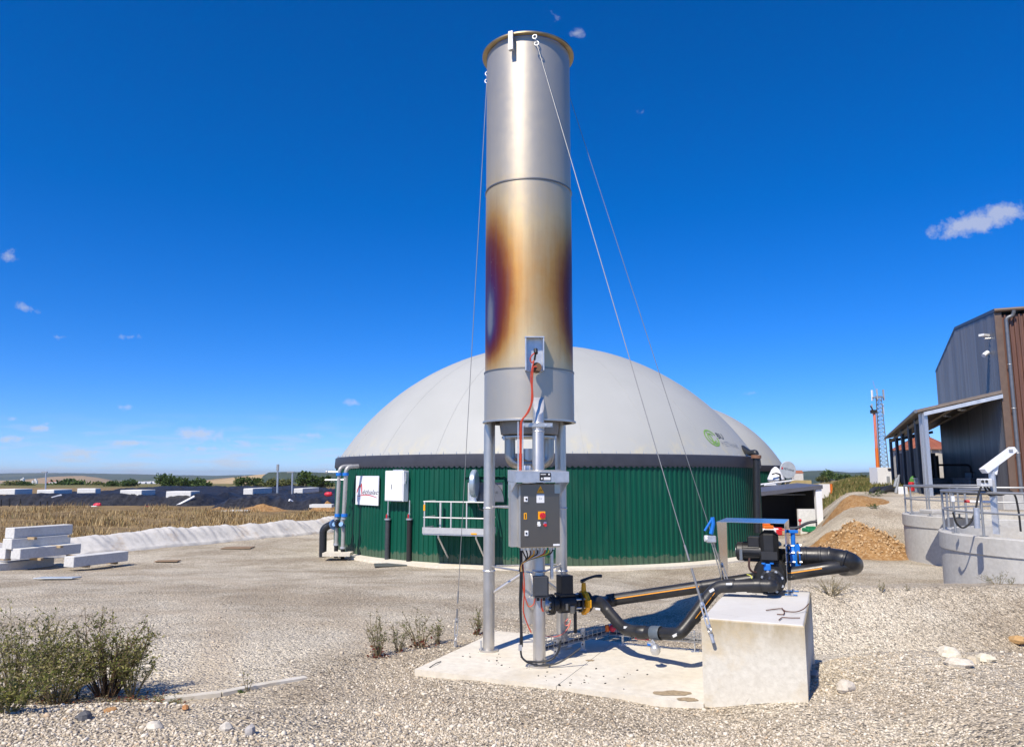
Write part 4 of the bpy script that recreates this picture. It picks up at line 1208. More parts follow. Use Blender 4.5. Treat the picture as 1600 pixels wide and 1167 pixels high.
MB().box(axp(.24) + sd_ * .112 + Vector((0, 0, -.055)), (.055, .02, .085), math.atan2(vdir.y, vdir.x), bev=.004).build('terminal_plate', mat('worn_steel', (.35, .34, .30), .4, .8), gv, 30)
MB().box(axp(.17) + sd_ * .112 + Vector((0, 0, -.02)), (.03, .014, .07), math.atan2(vdir.y, vdir.x)).build('type_plate', mat('worn_steel', (.35, .34, .30), .4, .8), gv, 0)
MB().tube([axp(.33) + Vector((0, 0, -.1)), axp(.33) + Vector((0, 0, -.34))], .02, 8).build('bleed_pipe', M_blk, gv)
yv = thing('butterfly_valve', 'yellow butterfly valve with black lever in the gas line', 'valve', (axp(.42).x, axp(.42).y, PADZ))
for s in (.385, .445, .50):
    MB().cyl(axp(s - .012), axp(s + .012), .112 if s != .445 else .09, n=28).build('flange', M_blk, yv)
bolts(yv, axp(.385), vdir, .095, 6, .011, .16)
MB().cyl(axp(.42), axp(.47), .128, n=28).box(axp(.445) + sd_ * .13, (.05, .05, .09), math.atan2(vdir.y, vdir.x), bev=.006).build('valve_ring', M_yel, yv, 30)
MB().cyl(axp(.445) + Vector((0, 0, .08)), axp(.445) + Vector((0, 0, .22)), .034, .024, n=14).build('valve_neck', M_yel, yv)
MB().cyl(axp(.445) + Vector((0, 0, -.14)), axp(.445) + Vector((0, 0, -.09)), .03, n=12).build('valve_foot', M_yel, yv)
h0 = axp(.43) + Vector((0, 0, .235))
MB().tube(rounded([h0 + vdir * -.02, h0 + vdir * .06 + Vector((0, 0, .03)), h0 + vdir * .17 + Vector((0, 0, .055)), h0 + vdir * .25 + Vector((0, 0, .05))], .04, 4), [.02, .02, .017, .016, .015, .015, .015, .015, .016, .017, .018, .02][:12], 10).build('lever', M_black, yv)

# ---- PE pipework
Yt = axp(.55).y
tee = axp(.60)
OD = .068
# low line: tee -> down -> pad -> up to the blower
lp = thing('low_gas_pipe', 'black plastic pipe dipping low over the pad to a drain trap', 'pipe', (tee.x, tee.y, PADZ))
pa = tee + Vector((0, -.03, 0)); pb = PF(978, 985, 8.3); pc = PF(1062, 990, 7.75); pd_ = PF(1121, 916, 7.95); pe = PF(1180, 914, 7.85); pf_ = PF(1204, 915, 7.80)
pipe_run(lp, [axp(.51), tee + vdir * .05, PF(948, 952, 8.55), pb + Vector((-.02, 0, .01)), PF(1000, 987, 8.15), PF(1050, 990, 7.85), pc, PF(1075, 975, 7.78), PF(1108, 930, 7.9), pd_, pe, pf_], .066, 'pipe', .10)
for (u, v, Y, du, dv, r, L) in ((952, 957, 8.52, 1, -.9, .073, .02), (965, 973, 8.42, 1, -1.1, .073, .02), (988, 986.5, 8.23, 1, -.05, .076, .015), (1003, 987.5, 8.12, 1, -.05, .075, .11), (1140, 915, 7.93, 1, .02, .074, .12), (1178, 914.5, 7.86, 1, .02, .074, .16), (1084, 964, 7.82, .8, 1, .074, .06)):
    p = PF(u, v, Y); d = PF(u + du * 10, v - dv * 10, Y - .03) - p
    collar(lp, p, d, r, L)
gu = collar(lp, PF(1026, 988.5, 7.98), PF(1036, 989, 7.92) - PF(1016, 988, 8.04), .076, .125, 'grey_union', mat('union_grey', (.10, .125, .15), .5))
stripe(lp, PF(1082, 966, 7.80), PF(1112, 926, 7.91), .067, 75, .10)
stripe(lp, PF(1152, 914.5, 7.90), PF(1166, 914.5, 7.88), .067, 90, .18)
for (u, v, Y, w, h, rz) in ((934, 951, 8.42, .055, .024, .1), (979, 980, 8.24, .065, .026, .1), (1055, 992, 7.74, .06, .026, -.45), (1139, 912, 7.85, .065, .02, 0), (1112, 922, 7.80, .055, .028, -.5)):
    tag_on(lp, u, v, Y - .02, w, h, rz)
tr = MB()
tr.lathe([(0, -.06), (.035, -.055), (.055, -.02), (.055, .02), (.03, .05), (.012, .06)], PF(1024, 1014, 7.9), 18)
tr.build('drain_trap', M_galv, lp)
MB().tube([PF(1019, 1000, 7.95), PF(1024, 1006, 7.9)], .014, 8).cyl(PF(1012, 1004, 7.9), PF(1020, 1006, 7.9), .016, n=8).build('drain_cock', M_galv, lp)
MB().box(PF(1014, 1006, 7.9), (.035, .03, .03), bev=.005).build('blue_cap', M_blue, lp)
# main line: tee -> far end -> U bend -> blue valve
mp = thing('main_gas_pipe', 'long black plastic pipe with orange line slanting behind the block', 'pipe', (tee.x + 1, tee.y, PADZ))
m0 = PF(956, 937, 8.95); m1 = PF(1296, 887, 8.05)
pipe_run(mp, [axp(.60), PF(945, 941, 8.85), m0, m1, PF(1322, 884, 8.05)], .072, 'pipe', .1)
collar(mp, PF(955, 937.5, 8.9), m1 - m0, .079, .10); collar(mp, PF(1100, 916, 8.57), m1 - m0, .0765, .025); collar(mp, PF(1128, 911, 8.5), m1 - m0, .0765, .025)
stripe(mp, m0 + (m1 - m0) * .02, m0 + (m1 - m0) * .43, .073, 78, .17)
stripe(mp, m0 + (m1 - m0) * .82, m0 + (m1 - m0) * .97, .073, 78, .17)
u0 = PF(1249, 869, 8.32); u1 = PF(1312, 872, 8.15); u2 = PF(1332, 877, 8.1)
big = .108
pts = rounded([u0, PF(1296, 870, 8.2), PF(1326, 876, 8.02), PF(1336, 883, 8.25), PF(1318, 885, 8.5)], .20, 8)
pipe_run(mp, [u0, PF(1290, 869.5, 8.22)], big, 'wide_pipe')
MB().tube(pts[1:], big, 22).build('return_bend', M_pe, mp)
for u, v, Y, r in ((1260, 869, 8.29, .112), (1282, 869.5, 8.23, .114), (1297, 870, 8.19, .117), (1318, 874.5, 8.06, .117)):
    collar(mp, PF(u, v, Y), PF(u + 10, v + (4 if u > 1310 else 0), Y - .03) - PF(u, v, Y), r, .03)
# blue butterfly valve with lever
bd = (PF(1290, 869.5, 8.22) - u0).normalized()
bvp = PF(1239.5, 869, 8.35)
bvv = thing('blue_butterfly_valve', 'bright blue butterfly valve with long black lever right of the blower', 'valve', bvp)
for s in (-.055, .055): MB().cyl(bvp + bd * (s - .012), bvp + bd * (s + .012), .155, n=30).build('flange', M_blk, bvv)
bolts(bvv, bvp, bd, .135, 8, .010, .19)
MB().cyl(bvp - bd * .03, bvp + bd * .03, .125, n=30).build('valve_ring', M_blue, bvv)
mb = MB()
mb.box(bvp + Vector((0, -.13, .02)), (.06, .03, .26), bev=.006)
mb.build('valve_web', M_blue, bvv, 30)
MB().cyl(bvp + Vector((0, -.02, .11)), bvp + Vector((0, -.02, .27)), .026, n=12).build('valve_neck', M_blue, bvv)
MB().box(bvp + Vector((0, -.02, .285)), (.10, .08, .035), bev=.004).build('valve_plate', M_blue, bvv)
h0 = bvp + Vector((0, -.02, .325))
MB().tube(rounded([h0 + bd * -.03, h0 + bd * .06, h0 + bd * .16 + Vector((0, 0, .06)), h0 + bd * .27 + Vector((0, 0, .075))], .06, 5), .017, 10).build('lever', M_black, bvv)

# ---- blower with its motor
bp = PF(1202, 868, 8.25)
bl = thing('gas_blower', 'black side channel blower with motor under the bent steel cover', 'blower', (bp.x, bp.y, BZ))
fdir = -EYD                                                # the bolted flange faces the camera side
fc_ = PF(1207, 908, 7.98)
MB().lathe([(0, -.03), (.135, -.03), (.135, .012), (.11, .02), (.10, .06), (.075, .09), (0, .09)], fc_, 30, axis=fdir).build('suction_flange', M_blk, bl)
bolts(bl, fc_ + fdir * .015, fdir, .112, 8, .016, .03)
pipe_run(bl, [pf_ - (pf_ - pe).normalized() * .02, pf_, fc_ + fdir * .05], .075, 'suction_elbow', .09)
MB().lathe([(0, -.10), (.15, -.10), (.185, -.06), (.185, .06), (.15, .10), (0, .10)], PF(1205, 895, 8.22), 30, axis=EYD).build('casing', M_blk, bl)
MB().box(PF(1202, 856, 8.2), (.20, .22, .40), -.4, bev=.05).build('silencer', M_blk, bl, 30)
MB().box(PF(1202, 868, 8.08), (.17, .012, .09), -.4).build('type_plate', mat('plate_black', (.03, .03, .032), .3), bl, 0)
mdir = -EX
mc = PF(1190, 862, 8.25)
mb = MB().lathe([(0, 0), (.10, 0), (.10, .20), (.105, .205), (.105, .26), (.09, .275), (0, .275)], mc, 24, axis=mdir)
mb.build('motor', M_blk, bl)
for i in range(12):
    t_ = 2 * math.pi * i / 12; q_ = mdir.to_track_quat('Z', 'Y').to_matrix()
    c_ = mc + q_ @ Vector((.103 * math.cos(t_), .103 * math.sin(t_), .11))
    MB().box(c_, (.008, .018, .18), R=q_ @ Matrix.Rotation(t_ + math.pi / 2, 3, 'Z')).build('cooling_fin', M_blk, bl, 0)
MB().cyl(mc + mdir * .275, mc + mdir * .282, .06, n=20).box(PF(1157.5, 866, 8.22), (.03, .02, .12)).build('fan_cowl_label', mat('dull_silver', (.25, .27, .29), .4, .5), bl)
MB().box(PF(1178, 846, 8.25), (.13, .13, .12), -.4, bev=.01).build('terminal_box', M_blk, bl, 30)
MB().tube([PF(1217, 868, 8.3), PF(1233, 869, 8.36)], .085, 18).build('outlet_pipe', M_blk, bl)
MB().box(PF(1199, 886, 7.99), (.075, .04, .075), -.4, bev=.01).cyl(PF(1193, 879, 7.98), PF(1193, 881, 7.98), .022, n=10).cyl(PF(1206, 879, 7.98), PF(1206, 881, 7.98), .022, n=10).build('blue_fitting', M_blue, bl, 30)
MB().tube(rounded([PF(1171, 872, 8.15), PF(1170, 885, 8.1), PF(1174, 893, 8.1), PF(1182, 894, 8.1)], .04, 4), .012, 8).build('hose', mat('brown_hose', (.05, .02, .015), .6), bl)
MB().tube(rounded([PF(1167, 897, 8.0), PF(1174, 899, 7.97), PF(1175, 906, 7.95)], .03, 4), .006, 6).build('earth_wire', mat('cable_yg', (.55, .55, .05), .5), bl)
MB().box(blk(.42, 1.80, BZ + .05), (.30, .16, .10), math.atan2(EX.y, EX.x)).build('blower_foot', M_blk, bl, 0)

# ---- bent steel weather cover
HF = Vector((3.04, 8.36, 0))                               # front right foot
hv = thing('weather_cover', 'bent stainless sheet standing over the blower as a rain cover', 'cover', HF + Vector((0, 0, BZ)))
hz = 2.555; hwid, hdep = .74, .86
M_sheet = mat('polished_sheet', (.60, .59, .575), .22, 1.0, .05, 3, .05, 5)
def hp(a, b, z): return HF - EX * a + EYD * b + Vector((0, 0, z))
def slab(p, th, name, m):
    """thin plate from a quad of points"""
    p = [Vector(q) for q in p]; n = (p[1] - p[0]).cross(p[3] - p[0]).normalized() * th
    return MB().hexa([q for q in p] + [q + n for q in p]).build(name, m, hv, 0)
slab([hp(0, 0, hz), hp(hwid, 0, hz), hp(hwid, hdep, hz), hp(0, hdep, hz)], -.004, 'roof_sheet', M_sheet)
slab([hp(hwid, 0, hz), hp(hwid - .02, 0.16, BZ + .0), hp(hwid - .02, .62, BZ + .0), hp(hwid, hdep, hz)], .004, 'side_sheet', M_sheet)
slab([hp(0, 0, hz), hp(.0, hdep, hz), hp(.0, .62, BZ + .01), hp(.0, .0, BZ + .01)], .004, 'side_sheet', M_sheet)
for b in (.0, .30):
    MB().box(hp(-.03, b + .03, BZ + .006), (.13, .10, .008), math.atan2(EX.y, EX.x)).build('foot_tab', M_sheet, hv, 0)
    MB().cyl(hp(-.04, b + .03, BZ + .01), hp(-.04, b + .03, BZ + .03), .014, n=6).build('bolt', M_galv, hv)
# ---- blue sampling cock at the left of the cover
sv = thing('sampling_valve', 'small valve with pointed blue handle left of the bent cover', 'valve', PF(1112, 846, 8.35))
Ys = 8.35
MB().tube([PF(1113.5, 809, Ys), PF(1101, 829, Ys)], .013, 8).tube([PF(1113, 808, Ys), PF(1114.5, 818, Ys), PF(1111, 834, Ys)], .024, 8).build('blue_handle', M_blue, sv)
MB().box(PF(1111, 842, Ys), (.11, .08, .08), bev=.01).build('valve_body', M_galv, sv, 30)
MB().cyl(PF(1101, 841, Ys), PF(1106, 841, Ys), .036, n=14).build('white_cap', M_white, sv)
MB().cyl(PF(1115, 848, Ys), PF(1131, 902, Ys + .1), .008, n=6).cyl(PF(1112, 848, Ys), PF(1127, 902, Ys + .1), .008, n=6).build('tubing', M_galv, sv)

# ---- wire basket cable tray along the pad
M_basket = mat('basket_wire', (.40, .41, .42), .5, .7)
def tray(a, b, w, h, label, legs):
    d = (b - a); L = d.length; d.normalize(); s = d.cross(Vector((0, 0, 1))).normalized()
    t = thing('cable_tray', label, 'cable tray', (a.x, a.y, PADZ), 'wire cable trays on the pad')
    up = Vector((0, 0, 1))
    for oy, oz in ((-w / 2, 0), (w / 2, 0), (-w / 2, h), (w / 2, h), (-w / 2, h / 2), (w / 2, h / 2), (0, 0)):
        MB().cyl(a + s * oy + up * oz, b + s * oy + up * oz, .0045, n=5).build('long_wire', M_basket, t)
    n = int(L / .085)
    for i in range(n + 1):
        p = a + d * (L * i / n)
        MB().tube([p - s * w / 2 + up * h, p - s * w / 2, p + s * w / 2, p + s * w / 2 + up * h], .0042, 5).build('cross_wire', M_basket, t)
    for i, f in enumerate(legs):
        p = a + d * (L * f)
        q = Vector((p.x, p.y, PADZ))
        lg = MB().hexa([q + s * k1 * .025 + d * k2 * .006 + up * kz for kz in (0, p.z - PADZ + h + .03) for k1, k2 in ((-1, -1), (1, -1), (1, 1), (-1, 1))]).build('stand', M_galv, t, 0)
        for kz in (.07, .12, .17): MB().cyl(q - s * .0 - d * .0065 + up * kz, q - d * .0075 + up * kz, .010, n=8).build('slot', M_dark, lg)
        MB().box(q + up * .004, (.09, .06, .008)).build('stand_foot', M_galv, lg, 0)
    for k in range(4):
        off = (k - 1.5) * w * .2
        q = [a + d * (L * i / 12) + s * (off + .012 * math.sin(i * 1.7 + k)) + up * (.014 + .006 * math.sin(i * 2.1 + k)) for i in range(13)]
        MB().tube(q, .008, 6).build('cable', (M_black, M_black, M_rubber, mat('cable_grey', (.16, .16, .17), .6))[k], t)
    return t
ta = PF(843, 1017, 8.2); tb = PF(948, 974, 9.05)
tray(Vector((ta.x, ta.y, PADZ + .12)), Vector((tb.x, tb.y, PADZ + .13)), .11, .10, 'wire basket cable tray running back from the front flare leg', (.22, .62))
tc_ = Vector((tb.x, tb.y, PADZ + .12)) + EX * .05
tray(tc_, tc_ + EX * 1.25, .11, .09, 'wire basket cable tray along the rear edge of the pad', (.12, .82))
fo = thing('red_fittings', 'red and orange fittings below the pipe tee at the rear tray', 'fitting', PF(955, 983, 8.95))
MB().ball(PF(957, 981, 8.9), .045).build('red_cap', mat('pink_red', (.62, .03, .06), .5), fo)
MB().cyl(PF(948, 976, 8.9), PF(949, 986, 8.9), .025, n=12).build('orange_socket', M_orange, fo)
o = MB().tube([PF(993, 996, 8.2), PF(1013, 998, 8.1)], .016, 8).build('red_sleeve', mat('pink_red', (.62, .03, .06), .5))
tag(o, 'short red sleeve lying under the low black pipe', 'sleeve')
# red tubing loops under the solenoid valve
o = MB().tube(rounded([PF(888, 966, 8.2), PF(882, 972, 8.2), PF(884, 978, 8.2), PF(891, 974, 8.2), PF(892, 966, 8.2), PF(890, 978, 8.2), PF(880, 990, 8.2), PF(868, 995, 8.15), PF(852, 993, 8.1)], .06, 5), .006, 6).build('red_tubing', mat('pale_red_tube', (.62, .16, .12), .5))
tag(o, 'pale red tubing looping below the black safety valve', 'tubing')
# ------------------------------------------------------------------ left side: beams, sheet, grass, covered heaps, far land
M_beam = concrete('beam_concrete', (.62, .62, .60), (.45, .40, .32), .25, 1.5)
M_wood = mat('timber_spacer', (.42, .31, .18), .85, 0, .2, 8)
BLg, BWd, BHt = 2.02, .46, .33
beam_mesh = None
def beam(u, v, Y, label, L=BLg):
    """u, v = lower left corner of the lit end face"""
    global beam_mesh
    p = P(u, v, Y)
    if beam_mesh is None:
        mb = MB(); mb.box((0, 0, 0), (BWd, BLg, BHt), bev=.012)
        o = mb.build('concrete_beam', M_beam, None, 30); beam_mesh = o
    else:
        o = beam_mesh.copy(); COL.objects.link(o)
    c = p + EX * BWd / 2 + EYD * L / 2 + Vector((0, 0, BHt / 2))
    o.location = c; o.rotation_euler = (0, 0, math.atan2(EX.y, EX.x)); o.scale = (1, L / BLg, 1)
    return tag(o, label, 'beam', 'stacked concrete beams')
gy = G(100, 884); Yb = gy.y
Y0 = 24.2
beam(-26, 896.5, Y0, 'pale concrete beam lying lowest, at the left edge of the photo')
beam(99, 885.5, Y0, 'concrete beam lying on the gravel, right end of the stack', 2.0)
beam(-7, 872.5, Y0 + .3, 'concrete beam in the second layer, cut by the left edge of the photo', 1.6)
beam(16, 873, Y0 + .1, 'concrete beam in the second layer of the stack, right one', 2.1)
beam(3, 857.5, Y0 + .2, 'concrete beam second from the top of the stack')
beam(7, 840.5, Y0 + .3, 'topmost concrete beam of the stack')
sp0 = None
for i, (u, v, Y) in enumerate(((42, 858.5, 24.6), (98, 856, 25.9), (44, 841, 24.6), (98, 837, 26.0), (54, 873.5, 24.6), (111, 869, 25.4), (127, 884.5, 24.5), (171, 879.5, 25.7), (6, 897, 24.3), (3, 873.5, 24.7), (85, 854, 25.2))):
    if sp0 is None:
        sp0 = MB().box((0, 0, 0), (.55, .1, .07)).build('timber_spacer', M_wood, None, 0); o = sp0
    else:
        o = sp0.copy(); COL.objects.link(o)
    o.location = P(u, v, Y) + Vector((0, .1, .0)); o.rotation_euler = (0, 0, math.atan2(EX.y, EX.x))
    tag(o, 'short timber spacer wedged between the stacked concrete beams', 'timber', 'timber spacers in the beam stack')

# ---- white ground sheet over the bank
A1, B1 = Vector((-19.5, 24.1, 0)), Vector((-8.6, 42.5, 0))
dirv = (B1 - A1).normalized(); nv = Vector((-dirv.y, dirv.x, 0))
nu, nvv = 260, 26
V = []
for i in range(nu):
    s = i / (nu - 1); base = A1 + (B1 - A1) * s
    top_w = 1.35 + .25 * mnoise.noise(Vector((s * 9, 0, 2)))
    for j in range(nvv):
        t_ = j / (nvv - 1)
        q = base + nv * (-.05 + top_w * t_ + .08 * mnoise.noise(Vector((s * 40, 1, 3))) * (1 - t_))
        L_ = s * 21
        fold = .16 * mnoise.noise(Vector((L_ * 1.0 + t_ * .6, t_ * .8, 4))) + .10 * abs(mnoise.noise(Vector((L_ * 3.2 + t_ * 1.5, t_ * 1.2, 8)))) + .02 * mnoise.noise(Vector((L_ * 9, t_ * 3, 1)))
        z = gzf(q.x, q.y) + .07 + .16 * math.sin(math.pi * min(1, t_ * 1.15)) + fold * (.25 + math.sin(math.pi * t_))
        if j == 0: z = gzf(q.x, q.y) - .03
        V.append((q.x, q.y, z))
ii = np.arange(nu * nvv).reshape(nu, nvv)
FQ = np.stack([ii[:-1, :-1], ii[1:, :-1], ii[1:, 1:], ii[:-1, 1:]], -1).reshape(-1, 4)
tt = NT('geotextile')
n1 = tt.noise(.9, 6, .65); n2 = tt.noise(5, 6, .6)
cc = tt.mix(tt.ramp(n2, [(.3, 0), (.7, 1)]), (.50, .485, .455), (.62, .60, .565))
cc = tt.mix(tt.ramp(n1, [(.56, 0), (.70, .7)]), cc, (.40, .30, .20))
tt.set(Base_Color=cc, Roughness=.8, Specular_IOR_Level=.25); tt.bump(n2, .25, .03)
o = np_mesh('ground_sheet', np.array(V), FQ, tt.m, smooth=True)
tag(o, 'long crumpled white sheet covering the low bank behind the yard', 'sheet')

# ---- dry grass
def grass(name, label, pts, hts, wid, ramp_cols, seed):
    R = np.random.default_rng(seed); n = len(pts)
    ang = R.random(n) * np.pi * 2; lean = R.normal(0, .28, (n, 2))
    x, y = pts[:, 0], pts[:, 1]; z = gz(x, y) - .02
    w = wid * (.6 + .8 * R.random(n))
    dx, dy = np.cos(ang) * w, np.sin(ang) * w
    b0 = np.stack([x - dx, y - dy, z], -1); b1 = np.stack([x + dx, y + dy, z], -1)
    mx = np.stack([x + lean[:, 0] * hts * .35, y + lean[:, 1] * hts * .35, z + hts * .6], -1)
    t1 = np.stack([x + lean[:, 0] * hts, y + lean[:, 1] * hts, z + hts], -1)
    V = np.stack([b0, b1, mx + np.stack([dx, dy, dx * 0], -1) * .6, mx - np.stack([dx, dy, dx * 0], -1) * .6, t1], 1).reshape(-1, 3)
    k = np.arange(n)[:, None] * 5
    FT = np.concatenate([k + np.array([[0, 1, 2]]), k + np.array([[0, 2, 3]]), k + np.array([[3, 2, 4]])], 1).reshape(-1, 3)
    t = NT(name + '_material')
    t.set(Base_Color=t.ramp(t.attr('tint'), ramp_cols), Roughness=.85, Specular_IOR_Level=.15)
    o = np_mesh(name, V, FT, t.m)
    at = o.data.attributes.new('tint', 'FLOAT', 'POINT'); at.data.foreach_set('value', np.repeat(R.random(n), 5).astype(np.float32))
    return tag(o, label, 'grass', kind='stuff')
R_ = np.random.default_rng(3)
n = 62000
s_ = R_.random(n * 2); d_ = 1.0 + 26 * R_.random(n * 2) ** 1.4
base = np.array(A1[:2])[None] + s_[:, None] * 1.9 * np.array((B1 - A1)[:2])[None] - .25 * np.array((B1 - A1)[:2])[None]
pts = base + d_[:, None] * np.array(nv[:2])[None]
uu2 = pts[:, 0] / pts[:, 1]
pn = np.array([mnoise.noise(Vector((a * .35, b * .35, 1))) for a, b in pts])
ok = (uu2 > -.74) & (uu2 < -.2) & (pts[:, 1] < 51 + 3.5 * pn) & (R_.random(n * 2) < np.clip(.5 + 1.3 * pn, .06, 1))
pts = pts[ok][:n]
h = (.08 + .28 * R_.random(len(pts)) ** 1.6) * np.clip(.8 + 1.7 * np.array([mnoise.noise(Vector((a * .3, b * .5, 7))) for a, b in pts]), .3, 1.6)
grass('dry_grass', 'tall dry golden grass on the bank left of the tank', pts, h, .016,
      [(0, (.17, .11, .05)), (.35, (.34, .23, .10)), (.7, (.46, .335, .165)), (.9, (.54, .43, .25)), (1, (.15, .155, .05))], 4)
# grass and weeds round the far right meadow
n = 16000
a_ = .395 + .175 * R_.random(n); y_ = 50 + 45 * R_.random(n)
pts = np.stack([a_ * y_, y_], -1)
grass('meadow_grass', 'rough green and yellow grass beyond the heap of earth', pts, .12 + .3 * R_.random(n), .03,
      [(0, (.06, .08, .02)), (.5, (.12, .13, .04)), (.8, (.22, .18, .07)), (1, (.34, .26, .12))], 5)

# ---- silage heaps under black sheeting
tt = NT('black_sheeting')
n1 = tt.noise(.8, 6, .7, stretch=(1, .5, 1)); n2 = tt.noise(3.5, 6, .65)
tt.set(Base_Color=tt.mix(tt.ramp(n2, [(.35, 0), (.75, 1)]), (.014, .014, .016), (.045, .045, .050)), Roughness=tt.math('ADD', tt.math('MULTIPLY', n2, .25), .42), Specular_IOR_Level=.35)
tt.bump(tt.math('ADD', n1, tt.math('MULTIPLY', n2, .35)), .75, .22)
M_sheetb = tt.m
def heap(u0, u1, Y, vtop, depth, label, seed, vbase=None, wob=.25):
    x0, x1 = P(u0, 790, Y).x, P(u1, 790, Y).x
    nx, ny = 140, 40; V = []
    zt = P(800, vtop, Y + 3).z
    for i in range(nx):
        f = i / (nx - 1); x = x0 + (x1 - x0) * f
        for j in range(ny):
            g_ = j / (ny - 1); y = Y - 2.6 + depth * g_
            zb = gzf(x, Y) - .2
            e = min(1, f * (x1 - x0) / 2.2, (1 - f) * (x1 - x0) / 2.2); e = max(0, e)
            prof = float(sm(0, 1, g_ * depth / 3.0)) * float(sm(0, 1, (1 - g_) * depth / 3.0)) * float(sm(0, 1, e))
            q = Vector((x * .35, y * .35, seed))
            pl_ = abs(mnoise.noise(Vector((x * 1.7 + y * .35, y * .25, seed + 3))))
            z = zb + (zt - zb) * prof + (wob * mnoise.noise(q) - .34 * pl_ + .05 * mnoise.noise(Vector((x * 5, y * 1.2, seed)))) * min(1, prof * 3)
            V.append((x, y, z))
    ii = np.arange(nx * ny).reshape(nx, ny)
    FQ = np.stack([ii[:-1, :-1], ii[1:, :-1], ii[1:, 1:], ii[:-1, 1:]], -1).reshape(-1, 4)
    o = np_mesh('covered_heap', np.array(V), FQ, M_sheetb, smooth=True)
    return tag(o, label, 'silage heap', 'silage heaps under black sheeting')
heap(-60, 352, 56, 771, 26, 'long heap under black sheeting behind the dry grass, left part', 1)
heap(318, 540, 54, 774, 16, 'black sheeted heap beside the tank, right part', 2)
heap(150, 470, 86, 762, 20, 'far black sheeted heap behind the row of white blocks', 3)
heap(420, 540, 80, 764, 16, 'far black sheeted heap under the two lamp posts', 5)
# white concrete blocks on the heaps
M_wblk = concrete('white_block_concrete', (.74, .74, .71), (.5, .48, .44), .2, 1.0)
for u0, u1, v0, v1, Y, dp, lab in (
    (-6, 23, 764, 771.5, 60, 2.2, 'at the left edge of the photo'), (57, 84, 765, 773.5, 58, 2.4, 'second from the left'), (120, 149, 763, 770.5, 62, .8, 'third from the left, seen end on'),
    (187, 221, 765.5, 775, 57, 2.2, 'fourth from the left'), (259, 298, 767.5, 776.5, 56, 1.6, 'fifth from the left, the broadest'), (380, 395, 763, 771.5, 58, 4.6, 'between the two lamp posts and the left trees'),
    (459, 473, 763, 769.5, 66, 5.5, 'nearest the green tank')):
    a, b = P(u0, v1, Y), P(u1, v1, Y); w = b.x - a.x; hh_ = P(u0, v0, Y).z - a.z
    mb = MB().box((a.x + w / 2, Y + dp / 2, a.z + hh_ / 2 - .03), (w, dp, hh_ + .06), -.0, bev=.03)
    o = mb.build('white_block', M_wblk, None, 30)
    tag(o, 'pale concrete block on the black sheeting, ' + lab, 'block', 'pale blocks along the black heaps')
# loose white battens and marker bags
for i, (u0, v0, u1, v1, Y) in enumerate(((152, 789, 163, 777, 55.5), (279, 792, 300, 779, 55), (454, 783, 464, 794, 54), (84, 780, 90, 777, 56))):
    o = MB().tube([P(u0, v0, Y) + Vector((0, -.3, .1)), P(u1, v1, Y) + Vector((0, .4, .15))], .10, 5).build('white_batten', M_white)
    tag(o, ('white batten on the black sheeting above the left red bag', 'longest white batten, on the black heap in the middle', 'white batten at the right black heap near the tank', 'small white batten on the left black heap')[i], 'batten', 'white battens on the sheeting')
for i, (u, v, Y) in enumerate(((152, 789, 54), (229, 794, 53.5), (513, 772, 52), (146, 793.5, 53))):
    c = P(u, v, Y)
    o = MB().ball(c, .24, 9, 6, (1.25, .8, .7)).ball(c + Vector((.17, 0, .06)), .11, 7, 5).build('red_bag', mat('pink_red', (.62, .03, .06), .5) if i < 3 else M_wblk)
    tag(o, ('red bag at the foot of the left batten', 'single red bag at the edge of the dry grass', 'red bag beside the steel pipes of the tank', 'pale bag lying beside the left red bag')[i], 'bag', 'bags along the heap foot')
# pale slabs and earth at the right heap
for i, (u0, u1, v, Y, dp) in enumerate(((338, 390, 799, 50, 1.2), (486, 520, 790, 50, 1.0))):
    a, b = P(u0, v, Y), P(u1, v, Y)
    o = MB().box(((a.x + b.x) / 2, Y, a.z), (b.x - a.x, dp, .2), .06).build('pale_slab', M_wblk, None, 0)
    tag(o, ('low pale slab half buried in the dry grass', 'low pale slab beside the steel pipes')[i], 'slab')
M_earth = NT('orange_earth')
n1 = M_earth.noise(3, 7, .7); n2 = M_earth.voro(15, 'F1', out='Color'); sp3 = M_earth.n.new('ShaderNodeSeparateColor'); M_earth.l.new(n2, sp3.inputs[0])
M_earth.set(Base_Color=M_earth.mix(.38, M_earth.ramp(n1, [(.3, (.24, .12, .045)), (.7, (.47, .28, .12))]), M_earth.ramp(sp3.outputs[0], [(0, (.26, .14, .055)), (.7, (.46, .28, .125)), (1, (.66, .50, .31))])), Roughness=.95, Specular_IOR_Level=.1)
M_earth.bump(M_earth.noise(9, 6, .7), .9, .12); M_earth = M_earth.m
def earth(u, v, Y, w, h, d, label, seed, cat='earth heap'):
    c = P(u, v, Y); z0 = gzf(c.x, c.y); nx, ny = 60, 40; V = []
    for i in range(nx):
        for j in range(ny):
            a, b = i / (nx - 1) * 2 - 1, j / (ny - 1) * 2 - 1
            r = math.hypot(a, b); k = float(sm(0, 1, 1 - r))
            nz = .5 * mnoise.noise(Vector((a * 2.3, b * 2.3, seed))) + .22 * mnoise.noise(Vector((a * 6, b * 6, seed))) + .10 * mnoise.noise(Vector((a * 15, b * 15, seed)))
            x, y = c.x + a * w / 2, c.y + b * d / 2
            V.append((x, y, gzf(x, y) - .08 + h * k * (1 + nz) + (.0 if k > .02 else -.15)))
    ii = np.arange(nx * ny).reshape(nx, ny)
    FQ = np.stack([ii[:-1, :-1], ii[1:, :-1], ii[1:, 1:], ii[:-1, 1:]], -1).reshape(-1, 4)
    o = np_mesh('earth_heap', np.array(V), FQ, M_earth, smooth=True)
    return tag(o, label, cat, 'heaps of orange earth')
earth(410, 797, 51, 4.5, .45, 3, 'small orange earth heap before the right black heap', 11)
